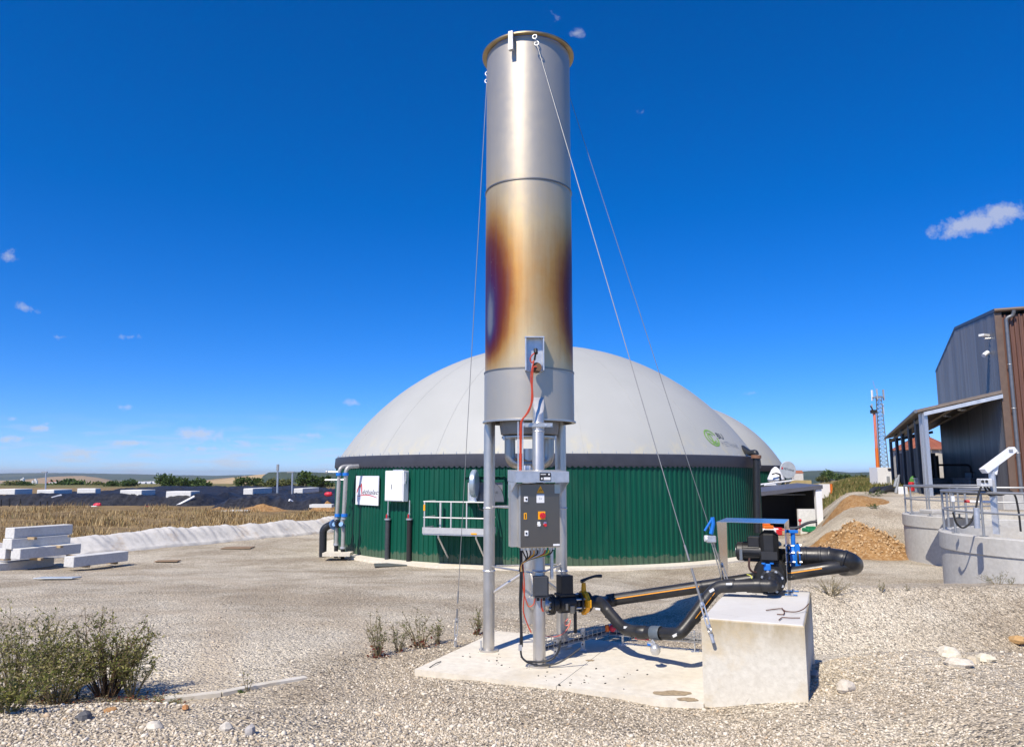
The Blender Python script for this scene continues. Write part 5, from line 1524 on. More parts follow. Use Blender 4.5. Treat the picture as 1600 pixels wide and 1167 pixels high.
earth(345, 800, 50, 2.4, .3, 2, 'low orange earth heap in the dry grass left of the slab', 12)
earth(508, 790, 52, 3, .6, 3, 'orange earth heap just left of the steel pipes', 13)

# ---- poles
def lamp_post(u, v0, v1, Y, label, head):
    b = P(u, v1, Y); t_ = P(u, v0, Y)
    th = thing('lamp_post', label, 'lamp post', b, 'lamp posts')
    MB().cyl((b.x, b.y, b.z - 1.5), t_, .085, .06, n=10).build('pole', M_galv, th)
    MB().box(t_ + Vector((-.15 if head else 0, 0, .03)), (.55 if head else .16, .16, .10 if head else .5)).build('lamp_head', M_grey, th, 0)
lamp_post(72, 738, 768, 75, 'thin lamp post far left above the white blocks', True)
lamp_post(434, 731, 771, 58, 'taller grey lamp post left of the tank', False)
lamp_post(457, 738, 770, 60, 'shorter grey lamp post nearest the tank', True)
for i, (u, v0, v1) in enumerate(((15, 779, 796), (32, 779, 795), (63, 783, 794), (74, 783, 794), (2, 780, 796))):
    a, b = P(u, v0, 53), P(u, v1, 53)
    o = MB().cyl(b - Vector((0, 0, .5)), a, .045, n=7).build('fence_post', M_dark)
    tag(o, ('dark fence post before the left heap, second from the edge', 'dark fence post before the left heap, third from the edge', 'dark fence post before the left heap, fourth from the edge', 'dark fence post before the left heap, rightmost', 'dark fence post at the very left edge of the photo')[i], 'post', 'fence posts before the black heap')

# ---- far hills, each a slope rising to its own skyline
def hill(pts, dist, depth, base, name, m, seed, rough=.5):
    """pts = skyline as (column, row) in the photograph, at distance dist"""
    us = np.linspace(pts[0][0], pts[-1][0], 120)
    vs_ = np.interp(us, [p[0] for p in pts], [p[1] for p in pts])
    V = []; ny = 14
    for u, v in zip(us, vs_):
        top = P(u, v, dist)
        for j in range(ny):
            t = j / (ny - 1)                    # 0 foot (towards the camera) .. 1 beyond the crest
            y = dist - depth + depth * 1.6 * t
            x = top.x * y / dist
            k = float(sm(0, .625, t)) if t < .625 else 1 - .8 * float(sm(.625, 1, t))
            z = base + (top.z - base) * k + rough * mnoise.noise(Vector((x * .004, y * .004, seed))) * dist * .0006 + mnoise.noise(Vector((x * .03, y * .01, seed))) * dist * .0003
            V.append((x, y, z))
    ii = np.arange(len(us) * ny).reshape(len(us), ny)
    FQ = np.stack([ii[:-1, :-1], ii[1:, :-1], ii[1:, 1:], ii[:-1, 1:]], -1).reshape(-1, 4)
    o = np_mesh(name, np.array(V), FQ, m, smooth=True); o['kind'] = 'structure'
    return o
def hill_mat(name, cols, sc):
    t = NT(name); pos = t.n.new('ShaderNodeNewGeometry').outputs['Position']
    mp_ = t.n.new('ShaderNodeMapping'); mp_.inputs['Scale'].default_value = (1, .35, 1); t.l.new(pos, mp_.inputs[0])
    v = t.voro(sc, 'F1', mp_.outputs[0], 'Color'); s = t.n.new('ShaderNodeSeparateColor'); t.l.new(v, s.inputs[0])
    c = t.ramp(s.outputs[0], cols, 'CONSTANT')
    c = t.mix(.4, c, t.mix(1, c, t.ramp(t.noise(.02, 5, .7, pos), [(.3, .5), (.7, 1.3)]), 'MULTIPLY'))
    t.set(Base_Color=c, Roughness=1, Specular_IOR_Level=0)
    return t.m
M_wood_far = hill_mat('far_forest', [(0, (.035, .055, .025)), (.5, (.05, .07, .03)), (.85, (.08, .09, .035))], .004)
M_wheat = hill_mat('far_wheat', [(0, (.46, .31, .15)), (.4, (.36, .25, .13)), (.62, (.50, .36, .18)), (.86, (.09, .10, .04))], .0035)
M_mixed = hill_mat('far_fields', [(0, (.05, .07, .03)), (.4, (.30, .23, .11)), (.55, (.06, .085, .035)), (.8, (.36, .28, .15)), (.9, (.05, .07, .03))], .006)
hill([(-300, 738), (0, 739.5), (60, 738.5), (160, 739.5), (250, 741.5), (330, 743), (420, 741), (520, 742), (700, 742)], 5200, 1600, -25, 'hills', M_wood_far, 1)
hill([(-300, 752), (-40, 754), (30, 750), (85, 744.5), (130, 743), (165, 748), (185, 754), (230, 757)], 2900, 700, -26, 'hills', M_wheat, 2, .25)
hill([(255, 757), (300, 752), (340, 748), (380, 744), (425, 739.5), (470, 742), (600, 744)], 2400, 600, -26, 'hills', M_wheat, 3, .2)
hill([(395, 752), (420, 738), (440, 737), (480, 737.5), (530, 739), (640, 740)], 2300, 500, -26, 'hills', M_wood_far, 4, .25)
hill([(150, 753), (230, 748), (300, 746.5), (420, 748), (520, 750)], 3600, 800, -26, 'hills', M_mixed, 5, .25)
hill([(1100, 741), (1240, 737.5), (1262, 735.5), (1290, 735), (1330, 738.5), (1380, 737), (1500, 738), (1700, 739), (2000, 738)], 3000, 900, -26, 'hills', M_wood_far, 6)
# ---- far buildings in the valley
def far_silo(u0, u1, v0, v1, Y, label, n=1):
    a = P((u0 + u1) / 2, v1, Y); w = (u1 - u0) / F * Y; h = (v1 - v0) / F * Y
    t = thing('grain_silo', label, 'silo', a, 'far pale silos')
    for k in range(n):
        x = a.x + (k - (n - 1) / 2) * w / n
        hk = h * (1, .8, 1.0)[k % 3]
        MB().cyl((x, a.y, a.z - h * .3), (x, a.y, a.z + hk), w / n / 2, n=14).build('cylinder', M_wblk, t)
    MB().box((a.x + w * .1, a.y, a.z + h * 1.05), (w * .25, w * .25, h * .3)).build('head_house', M_wblk, t, 0)
far_silo(32, 38, 748, 758, 1400, 'single far pale silo left of the thin lamp post')
far_silo(49, 58, 750.5, 763, 1100, 'cluster of far pale silos by the thin lamp post', 3)
R2 = random.Random(5)
M_tile = mat('far_roof_red', (.30, .11, .06), .9); M_fwall = mat('far_wall', (.60, .57, .52), .9)
def far_house(u, v, Y, w, h, label, roof=None, d=None):
    c = P(u, v, Y); d = d or w * .7
    t = thing('far_house', label, 'house', c, 'far houses in the valley')
    MB().box(c + Vector((0, 0, h / 2 - .5)), (w, d, h + 1)).build('wall', M_fwall, t, 0)
    rz = c.z + h
    MB().add([(c.x - w * .53, c.y - d * .55, rz), (c.x + w * .53, c.y - d * .55, rz), (c.x + w * .53, c.y + d * .55, rz), (c.x - w * .53, c.y + d * .55, rz), (c.x - w * .53, c.y, rz + w * .3), (c.x + w * .53, c.y, rz + w * .3)],
             [(0, 1, 5, 4), (2, 3, 4, 5), (0, 4, 3), (1, 2, 5), (3, 2, 1, 0)]).build('roof', roof or M_tile, t, 0)
    return t
for i in range(16):
    u = 76 + i * 3.6 + R2.uniform(-1, 1); v = 757.5 + R2.uniform(-1.5, 1.5)
    far_house(u, v, 1250 + R2.uniform(-60, 60), R2.uniform(4, 8), R2.uniform(2.5, 4), 'tiny red roofed house in the far village left of the trees')
for i in range(4):
    far_house(212 + i * 9, 760.5 - i * .4, 1000 + i * 20, 11, 3.5, 'long pale far shed in the valley between the tree groups', mat('far_roof_grey', (.45, .46, .48), .8))['group'] = 'far pale sheds'
# ------------------------------------------------------------------ right side
earth(1352, 846, 29.5, 4.5, 1.02, 4.6, 'large heap of orange earth left of the round concrete tanks', 21)
earth(1330, 792, 36, 5.0, .3, 4.0, 'low flat spread of orange earth behind the large heap', 22)
earth(1300, 815, 31, 3.0, .5, 2.6, 'small orange earth heap before the low white wall', 23)

# clods and stones lying on the large heap
bh = [o for o in bpy.data.objects if o.name == 'earth_heap.003'][0]
Rc = np.random.default_rng(8)
vco = np.zeros(len(bh.data.vertices) * 3, np.float32); bh.data.vertices.foreach_get('co', vco); vco = vco.reshape(-1, 3)
vco = vco[vco[:, 2] > .12]
pick = vco[Rc.integers(0, len(vco), 1500)] + Rc.normal(0, .03, (1500, 3))
sz_ = .018 + .05 * Rc.random(1500) ** 2.5
VV = ICO_V[None] * (1 + .6 * (Rc.random((1500, 12, 1)) - .5)) * sz_[:, None, None] + pick[:, None, :]
cl = np_mesh('clods', VV.reshape(-1, 3), (ICO_F[None] + (np.arange(1500) * 12)[:, None, None]).reshape(-1, 3), mat('pale_clods', (.50, .34, .18), .95, 0, .35, 2.5), bh)
cl['kind'] = 'stuff'
# ---- two open round concrete tanks with railings
M_rail = mat('rail_galvanised', (.34, .35, .36), .5, .6, .12, 10)
def pit(cx, cy, R, zt, label, posts, r_in=.28):
    t = thing('round_concrete_tank', label, 'tank', (cx, cy, 0), 'open round concrete tanks')
    hb = .42
    MB().lathe([(R - .035, -.2), (R - .035, zt - hb), (R - .02, zt - hb), (R, zt - hb + .015), (R, zt - .02), (R - .02, zt), (R - r_in, zt), (R - r_in, zt - .7)], (cx, cy, 0), 96).build('wall', M_tankc, t, 35)
    MB().lathe([(.001, zt - .55), (R - r_in + .01, zt - .55)], (cx, cy, 0), 48).build('lid', concrete('lid_concrete_' + str(int(cx)), (.55, .52, .44), (.4, .33, .22), .4, 1.2), t)
    hgt = 1.02
    rr = R - r_in / 2
    for a in posts:
        p = Vector((cx + rr * math.cos(a), cy + rr * math.sin(a), zt))
        MB().cyl(p, p + Vector((0, 0, hgt)), .03, n=8).build('post', M_rail, t)
        MB().box(p + Vector((0, 0, .012)), (.13, .13, .024), a).build('post_foot', M_rail, t, 0)
    a0, a1 = min(posts), max(posts)
    for k, hh_ in enumerate((hgt, .55)):
        pts = [(cx + rr * math.cos(a0 + (a1 - a0) * i / 60), cy + rr * math.sin(a0 + (a1 - a0) * i / 60), zt + hh_) for i in range(61)]
        MB().tube(pts, .032 if k == 0 else .022, 8).build('rail', M_rail, t)
    return t
zt_ = 1.65
pit(14.10, 18.35, 3.2, zt_, 'nearer round concrete tank with railing at the right edge', [math.radians(d) for d in np.arange(95, 290, 19.5)])
pit(17.65, 26.95, 3.2, zt_, 'farther round concrete tank with railing, left of the nearer one', [math.radians(d) for d in np.arange(70, 300, 20.5)])
# tilted panel on its mast at the nearer tank
ml = thing('tilted_panel_mast', 'white tilted panel on a square mast with a grey box, at the round tank', 'mast', P(1553, 828, 17.6))
Ym = 17.6
MB().tube([P(1549.5, 735, Ym), P(1557, 834, Ym)], .085, 4).build('mast', M_galv, ml, 0)
def bar3(a, b, w, th_, name, m, par):
    a, b = Vector(a), Vector(b); d = (b - a).normalized(); s = Vector((0, 1, 0)); u = d.cross(s).normalized()
    return MB().hexa([a - s * w - u * th_, b - s * w - u * th_, b + s * w - u * th_, a + s * w - u * th_, a - s * w + u * th_, b - s * w + u * th_, b + s * w + u * th_, a + s * w + u * th_]).build(name, m, par, 0)
bar3(P(1536.5, 736, Ym), P(1583, 701.5, Ym), .11, .06, 'panel', M_white, ml)
MB().box(P(1579.5, 703.5, Ym - .125), (.09, .02, .05)).build('panel_badge', M_grey, ml, 0)
bar3(P(1550, 740, Ym), P(1553, 724, Ym), .05, .09, 'panel_bracket', M_white, ml)
MB().box(P(1538.5, 754, Ym - .1), (.27, .2, .19), bev=.02).build('terminal_box', mat('box_grey', (.60, .61, .62), .5), ml, 30)
for du in (-3, 3): MB().cyl(P(1538.5 + du, 752, Ym - .2), P(1538.5 + du, 752, Ym - .215), .035, n=12).build('socket', M_dark, ml)
for k, pts in enumerate(([(1533, 760), (1528, 775), (1524, 800), (1516, 818), (1504, 826), (1494, 818), (1489, 800)], [(1542, 760), (1552, 772), (1566, 774), (1580, 766), (1587, 775), (1592, 800), (1595, 830)], [(1538, 760), (1545, 775), (1556, 772)])):
    MB().tube(rounded([P(u, v, Ym - .1) for u, v in pts], .25, 5), .022, 6).build('cable', M_rubber, ml)
o = MB().cyl(P(1527, 825, 17.0), P(1525.5, 793, 17.0), .065, n=14).build('standpipe', M_galv); tag(o, 'short grey standpipe inside the nearer tank railing', 'pipe')
o = MB().box(P(1489, 779, 17.6), (.07, .02, .13)).box(P(1487, 779, 17.62), (.03, .02, .13)).build('small_sign', M_white, None, 0); tag(o, 'small white plate tied to the nearer tank railing', 'sign')
o = MB().cyl(P(1507, 783, 18.4), P(1549, 784.5, 18.2), .03, n=8).build('white_tube', M_white); tag(o, 'white horizontal tube with red end behind the railing', 'tube')
o2 = MB().cyl(P(1506.5, 783, 18.4), P(1515, 783.2, 18.36), .034, n=8).build('red_end', M_red)
o2.parent = o
# concrete slabs and low wall beyond the tanks
for i, (u0, u1, v, Y, h) in enumerate(((1568, 1640, 785, 27, .55), (1457, 1560, 800, 24.5, .12))):
    a, b = P(u0, v, Y), P(u1, v, Y)
    o = MB().box(((a.x + b.x) / 2, Y + .4, a.z), (b.x - a.x, .8, h), bev=.02).build('concrete_wall', M_tankc, None, 0)
    tag(o, ('low concrete wall behind the nearer round tank', 'flat concrete slab between the two round tanks')[i], 'wall', kind='thing')

# ---- brown corrugated building with its open canopy
WD = Vector((.408, .913, 0)).normalized(); WS = Vector((.913, -.408, 0)).normalized()     # along the gable, along the long side
BC = Vector((25.84, 38.5, 0)); BZ0 = 1.7
HE = 11.72; HR = 13.36; GL = 27.4; GR = 14.4
M_brown = mat('brown_cladding', (.125, .056, .036), .5, 0, .22, 2, 0, 0, .06, stretch=(3, 3, .3))
t = NT('shaded_gable_cladding')  # brown hall's gable coloured blue-grey, standing in for shade and sky reflection
oi_ = t.n.new('ShaderNodeObjectInfo'); n1 = t.noise(.8, 6, .65, stretch=(3, 3, .22))
c = t.mix(oi_.outputs['Random'], (.105, .105, .115), (.16, .158, .168))
c = t.mix(t.math('MULTIPLY', t.ramp(n1, [(.45, 0), (.75, 1)]), .45), c, (.035, .035, .045))  # sheet tones and vertical streaks painted in place of the ribs' shading
t.set(Base_Color=c, Metallic=.4, Roughness=t.math('ADD', t.math('MULTIPLY', n1, .2), .27))
M_gable_shade = t.m
M_gutter = mat('zinc_gutter', (.20, .205, .215), .45, .6, .08, 6)
bd_ = thing('brown_building', 'tall brown corrugated hall with gable coloured grey for shade and sky reflection at the right edge', 'building', BC + Vector((0, 0, BZ0)))
def gab(s): return HE + (HR - HE) * (s / GR) if s < GR else HR + (11.95 - HR) * ((s - GR) / (GL - GR))
def rib_sheet(o0, d, nrm_, w, zb, ztf, ribs, m, name, s0):
    """one profiled sheet; ztf gives the top height along the wall"""
    prof = []
    for k in range(ribs):
        for f, off in ((0, 0), (.5, 0), (.6, .09), (.9, .09)): prof.append(((k + f) / ribs * w, off))
    prof.append((w - .006, 0))
    vs = []
    for top in (0, 1):
        for x, off in prof:
            p = o0 + d * x + nrm_ * off
            vs.append((p.x, p.y, ztf(s0 + x) if top else zb))
    n = len(prof)
    return MB().add(vs, [(i, i + 1, n + i + 1, n + i) for i in range(n - 1)]).build(name, m, bd_, 0)
gn = -WS
k = 0; s = 0.0
while s < GL - .01:
    w = min(1.06, GL - s)
    rib_sheet(BC + WD * s + gn * (.006 if k % 2 else .0), WD, gn, w, BZ0, lambda q: gab(q) - .06, 5, M_gable_shade, 'gable_sheet', s)
    s += w; k += 1
for i in range(9):
    rib_sheet(BC + WS * (i * 1.06) + -WD * .004 * (i % 2), WS, -WD, 1.06, BZ0, lambda q: HE - .25, 5, M_brown, 'side_sheet', i * 1.06)
MB().hexa([BC + WD * a + WS * b + Vector((0, 0, z)) for z in (BZ0, HE - .3) for a, b in ((.05, .05), (.05, 9.5), (GL - .05, 9.5), (GL - .05, .05))]).build('inner_wall', M_dark, bd_, 0)
# corner flashing, roof, verge trim
MB().hexa([BC + WD * a + WS * b + Vector((0, 0, z)) for z in (BZ0, HE - .1) for a, b in ((-.10, -.10), (-.10, .22), (.16, .22), (.16, -.10))]).build('corner_trim', mat('trim_brown', (.13, .085, .06), .5), bd_, 0)
rf = MB()
ov = .10
def rp(a, b, z): return BC + WD * a + WS * b + Vector((0, 0, z))
rf.hexa([rp(-ov, -ov, HE - .06), rp(-ov, 10, HE - .06), rp(GR, 10, HR - .02), rp(GR, -ov, HR - .02), rp(-ov, -ov, HE + .12), rp(-ov, 10, HE + .12), rp(GR, 10, HR + .16), rp(GR, -ov, HR + .16)])
rf.hexa([rp(GR, -ov, HR - .02), rp(GR, 10, HR - .02), rp(GL + ov, 10, gab(GL) - .06), rp(GL + ov, -ov, gab(GL) - .06), rp(GR, -ov, HR + .16), rp(GR, 10, HR + .16), rp(GL + ov, 10, gab(GL) + .12), rp(GL + ov, -ov, gab(GL) + .12)])
roof_ = rf.build('roof', mat('roof_dark', (.07, .065, .065), .5), bd_, 0)
MB().tube([rp(-ov - .08, -ov, HE + .02), rp(-ov - .08, 10, HE + .02)], .10, 8).build('gutter', mat('trim_brown', (.13, .085, .06), .5), roof_)
dp = rp(-.24, .36, 0)
MB().tube(rounded([rp(-.38, .75, HE - .08), rp(-.30, .70, HE - .35), rp(-.26, .38, HE - .45), rp(-.24, .36, BZ0 - .1)], .22, 5), .095, 12).build('downpipe', M_gutter, bd_)
for z_ in (4.2, 6.5, 8.8): MB().torus((dp.x, dp.y, z_), .10, .02, n=14, m=6).build('pipe_clip', M_galv, bd_)
# wall lamp and camera near the corner
MB().box(rp(1.6, -.35, HE - 1.0), (.55, .3, .12), .4).build('wall_lamp', M_white, bd_, 0)
MB().cyl(rp(1.5, -.1, HE - 1.2), rp(1.5, -.4, HE - 1.2), .04, n=8).build('lamp_arm', M_galv, bd_)
MB().cyl(rp(2.0, -.2, HE - 1.9), rp(1.8, -.45, HE - 2.1), .12, n=10).build('camera', M_white, bd_)

# canopy against the gable
cn = thing('open_canopy', 'open steel canopy leaning on the shade-tinted gable, posts along its front', 'canopy', rp(2, -3.7, BZ0))
HC1 = 7.36; HC0 = 6.50; CW = 3.75; CL = 33.0
def cp(a, b, z): return BC + WD * a - WS * b + Vector((0, 0, z))
M_can = mat('canopy_sheet', (.20, .16, .13), .5, .1)
MB().hexa([cp(-.15, .06, HC1 - .05), cp(-.15, CW + .3, HC0 - .05), cp(CL, CW + .3, HC0 - .05), cp(CL, .06, HC1 - .05), cp(-.15, .06, HC1 + .12), cp(-.15, CW + .3, HC0 + .10), cp(CL, CW + .3, HC0 + .10), cp(CL, .06, HC1 + .12)]).build('roof', M_can, cn, 0)
MB().hexa([cp(-.24, .06, HC1 - .30), cp(-.24, CW, HC0 - .26), cp(-.16, CW, HC0 - .26), cp(-.16, .06, HC1 - .30), cp(-.24, .06, HC1 - .10), cp(-.24, CW, HC0 - .06), cp(-.16, CW, HC0 - .06), cp(-.16, .06, HC1 - .10)]).build('front_beam', mat('light_steel', (.58, .60, .62), .4, .5), cn, 0)
MB().tube([cp(-.2, CW + .38, HC0), cp(CL, CW + .38, HC0 - .02)], .10, 8).build('gutter', M_gutter, cn)
for i, a in enumerate((.0, .5, 5.2, 10.5, 17, 24, 32.5)):
    off = CW - .05 + (.12 if i == 1 else 0)
    p0 = cp(a, off, BZ0 - .1); p1 = cp(a, off, HC0 - .05)
    MB().hexa([p0 + Vector((x, y, 0)) for x, y in ((-.10, -.10), (.10, -.10), (.10, .10), (-.10, .10))] + [p1 + Vector((x, y, 0)) for x, y in ((-.10, -.10), (.10, -.10), (.10, .10), (-.10, .10))]).build('post', M_galv if i < 2 else mat('post_dark', (.09, .11, .13), .5, .3), cn, 0)
for i, (b, h0, h1) in enumerate(((.8, 0, 0), (2.2, 0, 0))):
    MB().tube([cp(0, b, HC1 - (HC1 - HC0) * b / CW - .16), cp(CL, b, HC1 - (HC1 - HC0) * b / CW - .16)], .09, 4).build('purlin', M_can, cn, 0)
MB().tube([cp(CL, .1, HC1 - .35), cp(CL, CW, HC0 - .30)], .12, 4).build('rear_beam', mat('post_dark', (.09, .11, .13), .5, .3), cn, 0)
MB().tube([cp(.5, CW - .05, HC0 - .28), cp(CL, CW - .05, HC0 - .30)], .12, 4).build('eaves_beam', mat('post_dark', (.09, .11, .13), .5, .3), cn, 0)
for a, b in ((4, 1.4), (9, 1.6)): MB().box(cp(a, b, HC1 - .55), (.5, .18, .1), .4).build('strip_lamp', M_white, cn, 0)
# dark panel wall at the rear of the canopy, in separate panels
M_pan = mat('dark_panel', (.040, .040, .044), .7, 0, .15, 2)
zp = P(1420, 707, 60).z
for i in range(6):
    a0, a1 = 4.6 + i * 4.05, 4.6 + (i + 1) * 4.05 - .03
    MB().hexa([cp(a, b, z) for z in (BZ0 - .1, zp) for a, b in ((a0, CW - .45), (a1, CW - .45), (a1, CW - .30), (a0, CW - .30))]).build('side_panel', M_pan, cn, 0)
for i in range(2):
    b0, b1 = .1 + i * 1.65, .1 + (i + 1) * 1.65 - .03
    MB().hexa([cp(a, b, z) for z in (BZ0 - .1, zp + .2) for a, b in ((CL - .6, b0), (CL - .6, b1), (CL - .45, b1), (CL - .45, b0))]).build('end_panel', M_pan, cn, 0)
# things stored under the canopy
M_ibc = mat('ibc_plastic', (.20, .24, .28), .4, 0, .1, 5)  # plastic dimmed in colour for the deep shade under the canopy
def ibc(u, v, Y, lab):
    c = P(u, v, Y); c.z = BZ0
    t = thing('liquid_container', lab, 'container', c, 'caged liquid containers under the canopy')
    MB().box(c + Vector((0, 0, .68)), (1.0, 1.15, 1.0), .4, bev=.06).build('tank', M_ibc, t, 30)
    MB().box(c + Vector((0, 0, .08)), (1.1, 1.2, .14), .4).build('pallet', M_dark, t, 0)
    for z_ in (.3, .6, .9, 1.15): 
        R3 = Matrix.Rotation(.4, 3, 'Z')
        q = [c + R3 @ Vector((x, y, z_)) for x, y in ((-.53, -.6), (.53, -.6), (.53, .6), (-.53, .6), (-.53, -.6))]
        MB().tube(q, .018, 5).build('cage_bar', M_galv, t, 0)
ibc(1450, 771, 47, 'caged liquid container just behind the front canopy post')
ibc(1466, 772, 47.5, 'caged liquid container right of the front canopy post')
ibc(1512, 771, 45.5, 'caged liquid container deep under the canopy beside the gable')
pu = thing('dosing_machine', 'dark pump machine with vertical pipes under the canopy', 'machine', P(1490, 770, 48))
c = P(1484, 770, 48); c.z = BZ0
MB().box(c + Vector((0, 0, .5)), (1.1, .8, 1.0), .4, bev=.05).build('base', M_grey, pu, 30)
MB().cyl(c + Vector((-.8, 0, .2)), c + Vector((-.8, 0, 2.6)), .22, n=14).build('column', M_black, pu)
MB().tube(rounded([c + Vector((-1.6, 0, 1.8)), c + Vector((-1.2, 0, 2.0)), c + Vector((1.5, 0, 2.0)), c + Vector((1.5, 0, .6))], .3, 5), .07, 10).build('pipe', M_black, pu)
MB().box(c + Vector((1.6, .2, .9)), (.6, .4, 1.2), .4).build('panel_box', mat('box_grey', (.60, .61, .62), .5), pu, 0)
MB().cyl(P(1503, 757, 46), P(1509, 757, 46), .16, n=12).build('red_motor', M_red, pu)
o = MB().box(P(1424, 760, 45), (.28, .26, .55), .4, bev=.05).build('red_drum', M_red); tag(o, 'red drum at the canopy side panel', 'drum')
o = MB().ball(P(1428, 754, 48), .3, 10, 8, (1.0, .5, 1.5)).build('green_sack', mat('sack_green', (.06, .20, .03), .7)); tag(o, 'green sack hanging by the red drum', 'sack')

# ---- round silo with a rust red roof behind the canopy
sl = thing('round_silo', 'round silo with conical rust red roof seen through the canopy', 'silo', P(1440, 707, 82))
c = P(1442, 707, 82)
MB().cyl(Vector((c.x, c.y, .5)), Vector((c.x, c.y, P(1440, 701, 82).z)), 3.1, n=32).build('wall', mat('silo_wall', (.50, .47, .40), .7), sl)
zz0, zz1 = P(1440, 702, 82).z, P(1440, 683, 82).z
for i in range(24):
    a0, a1 = 2 * math.pi * i / 24, 2 * math.pi * (i + .97) / 24
    MB().add([(c.x + 3.4 * math.cos(a0), c.y + 3.4 * math.sin(a0), zz0 - .1), (c.x + 3.4 * math.cos(a1), c.y + 3.4 * math.sin(a1), zz0 - .1), (c.x + .8 * math.cos(a1), c.y + .8 * math.sin(a1), zz1), (c.x + .8 * math.cos(a0), c.y + .8 * math.sin(a0), zz1)],
             [(0, 1, 2, 3)]).build('roof_sheet', mat('rust_roof', (.27, .085, .045), .7, 0, .3, .8), sl, 0)
MB().cyl((c.x, c.y, zz1), (c.x, c.y, zz1 + .7), .8, .65, n=16).box((c.x - 1.2, c.y, zz1 + .2), (2.2, .5, .25)).build('cap', M_dark, sl)

# ---- lattice mast, red boom, white hut, hoses
mt = thing('lattice_mast', 'tall lattice telecom mast with antennas on the right skyline', 'mast', P(1377, 738, 150))
Yq = 150; zb_ = P(1377, 745, Yq).z; ztp = P(1371, 613, Yq).z; xb, xt = P(1380, 738, Yq).x, P(1371, 613, Yq).x
wb, wt = 1.05, .62; H_ = ztp - zb_
def mp3(f, k):
    w = wb + (wt - wb) * f; a = math.radians(90 + 120 * k)
    return Vector((xb + (xt - xb) * f + w * math.cos(a), Yq + w * math.sin(a), zb_ + H_ * f))
for k in range(3): MB().cyl(mp3(0, k), mp3(.96, k), .13, .09, n=6).build('mast_leg', mat('mast_steel', (.20, .24, .27), .5, .5), mt)
for i in range(20):
    f0, f1 = i / 21, (i + 1) / 21
    for k in range(3):
        MB().cyl(mp3(f0, k), mp3(f1, (k + 1) % 3), .055, n=4).cyl(mp3(f1, k), mp3(f1, (k + 1) % 3), .05, n=4).build('lattice_brace', mat('mast_steel', (.20, .24, .27), .5, .5), mt, 0)
for i, (f, a) in enumerate(((.97, 0), (.97, 2.1), (.97, 4.2), (.80, .4), (.80, 2.6))):
    c = mp3(f, 0) * .34 + mp3(f, 1) * .33 + mp3(f, 2) * .33
    MB().box(c + Vector((1.2 * math.cos(a), 1.2 * math.sin(a), 0)), (.3, .25, 2.2), a).build('antenna', M_white if i % 2 else M_grey, mt, 0)
c = mp3(.94, 0) * .34 + mp3(.94, 1) * .33 + mp3(.94, 2) * .33
MB().torus(c, 1.0, .08, n=16, m=5).build('antenna_ring', M_grey, mt); MB().cyl(c, c + Vector((-.8, 0, 3.4)), .05, n=5).build('lightning_rod', M_grey, mt)
bm = thing('boom_lift', 'slender orange red telescopic boom raised beside the lattice mast', 'boom', P(1373, 758, 66))
MB().cyl(P(1373.5, 760, 66), P(1369.5, 700, 66), .17, .15, n=8).build('lower_boom', M_orange, bm)
MB().cyl(P(1369.5, 700, 66), P(1366, 645, 66), .13, .12, n=8).build('upper_boom', mat('boom_pale_red', (.68, .20, .12), .5), bm)
MB().box(P(1365, 643, 66), (.45, .4, .3)).cyl(P(1364, 641, 66), P(1360, 634, 66), .06, n=6).build('basket', M_dark, bm, 0)
hu = thing('white_hut', 'small white equipment hut below the lattice mast', 'hut', P(1383, 760, 62))
a, b = P(1372.5, 760, 62), P(1394, 760, 62); zt2 = P(1383, 730, 62).z
MB().box(((a.x + b.x) / 2, 62.7, (a.z - .3 + zt2) / 2), (b.x - a.x, 1.4, zt2 - a.z + .3)).build('wall', M_white, hu, 0)
MB().box(P(1388, 751, 61.93), (.22, .1, .75)).build('door_handle_panel', M_grey, hu, 0)
MB().box(P(1389.5, 732.5, 61.94), (.24, .08, .12)).build('vent', M_dark, hu, 0)
hs = thing('black_hoses', 'thick black bent hoses lying before the white hut', 'hose', P(1375, 772, 46))
MB().tube(rounded([P(1361, 774, 46), P(1362, 767, 46), P(1368, 764, 46), P(1380, 764, 46), P(1394, 761, 46)], .5, 6), .16, 10).build('hose', M_black, hs)
MB().tube(rounded([P(1377, 774, 45.6), P(1379, 767, 45.6), P(1386, 765, 45.6), P(1398, 765, 45.6)], .4, 6), .16, 10).build('hose', M_black, hs)
o = MB().box(P(1411, 767, 44), (.4, .4, .5), .3, bev=.05).build('white_drum', M_white); tag(o, 'small white drum by the canopy corner', 'drum')
o = MB().tube([P(1398, 760, 45), P(1401, 748, 45), P(1404, 742, 45), P(1403, 752, 45), P(1400, 770, 45)], .09, 6).build('dark_stand', M_grey); tag(o, 'grey slanting pump stand beside the white drum', 'stand')

# ---- open shed between the digesters
sh = thing('open_shed', 'dark open fronted shed with white end wall right of the tank', 'shed', P(1232, 826, 40))
Ysh = 40.0
xa, xbb = P(1176, 800, Ysh).x, P(1283, 800, Ysh).x
zr0, zr1 = P(1180, 772, Ysh).z, P(1278, 759, Ysh).z
zg = gzf((xa + xbb) / 2, Ysh)
dpt = 3.2
MB().hexa([(xa, Ysh - .4, zr0 - .12), (xbb, Ysh - .4, zr1 - .14), (xbb, Ysh + dpt, zr1 - .1), (xa, Ysh + dpt, zr0 - .08), (xa, Ysh - .4, zr0 + .10), (xbb, Ysh - .4, zr1 + .06), (xbb, Ysh + dpt, zr1 + .12), (xa, Ysh + dpt, zr0 + .16)]).build('roof', mat('shed_roof', (.10, .10, .115), .45), sh, 0)
MB().box(((xa + xbb) / 2, Ysh + dpt, (zg + zr0) / 2 + .2), (xbb - xa, .15, zr0 - zg + .4)).build('back_wall', M_dark, sh, 0)
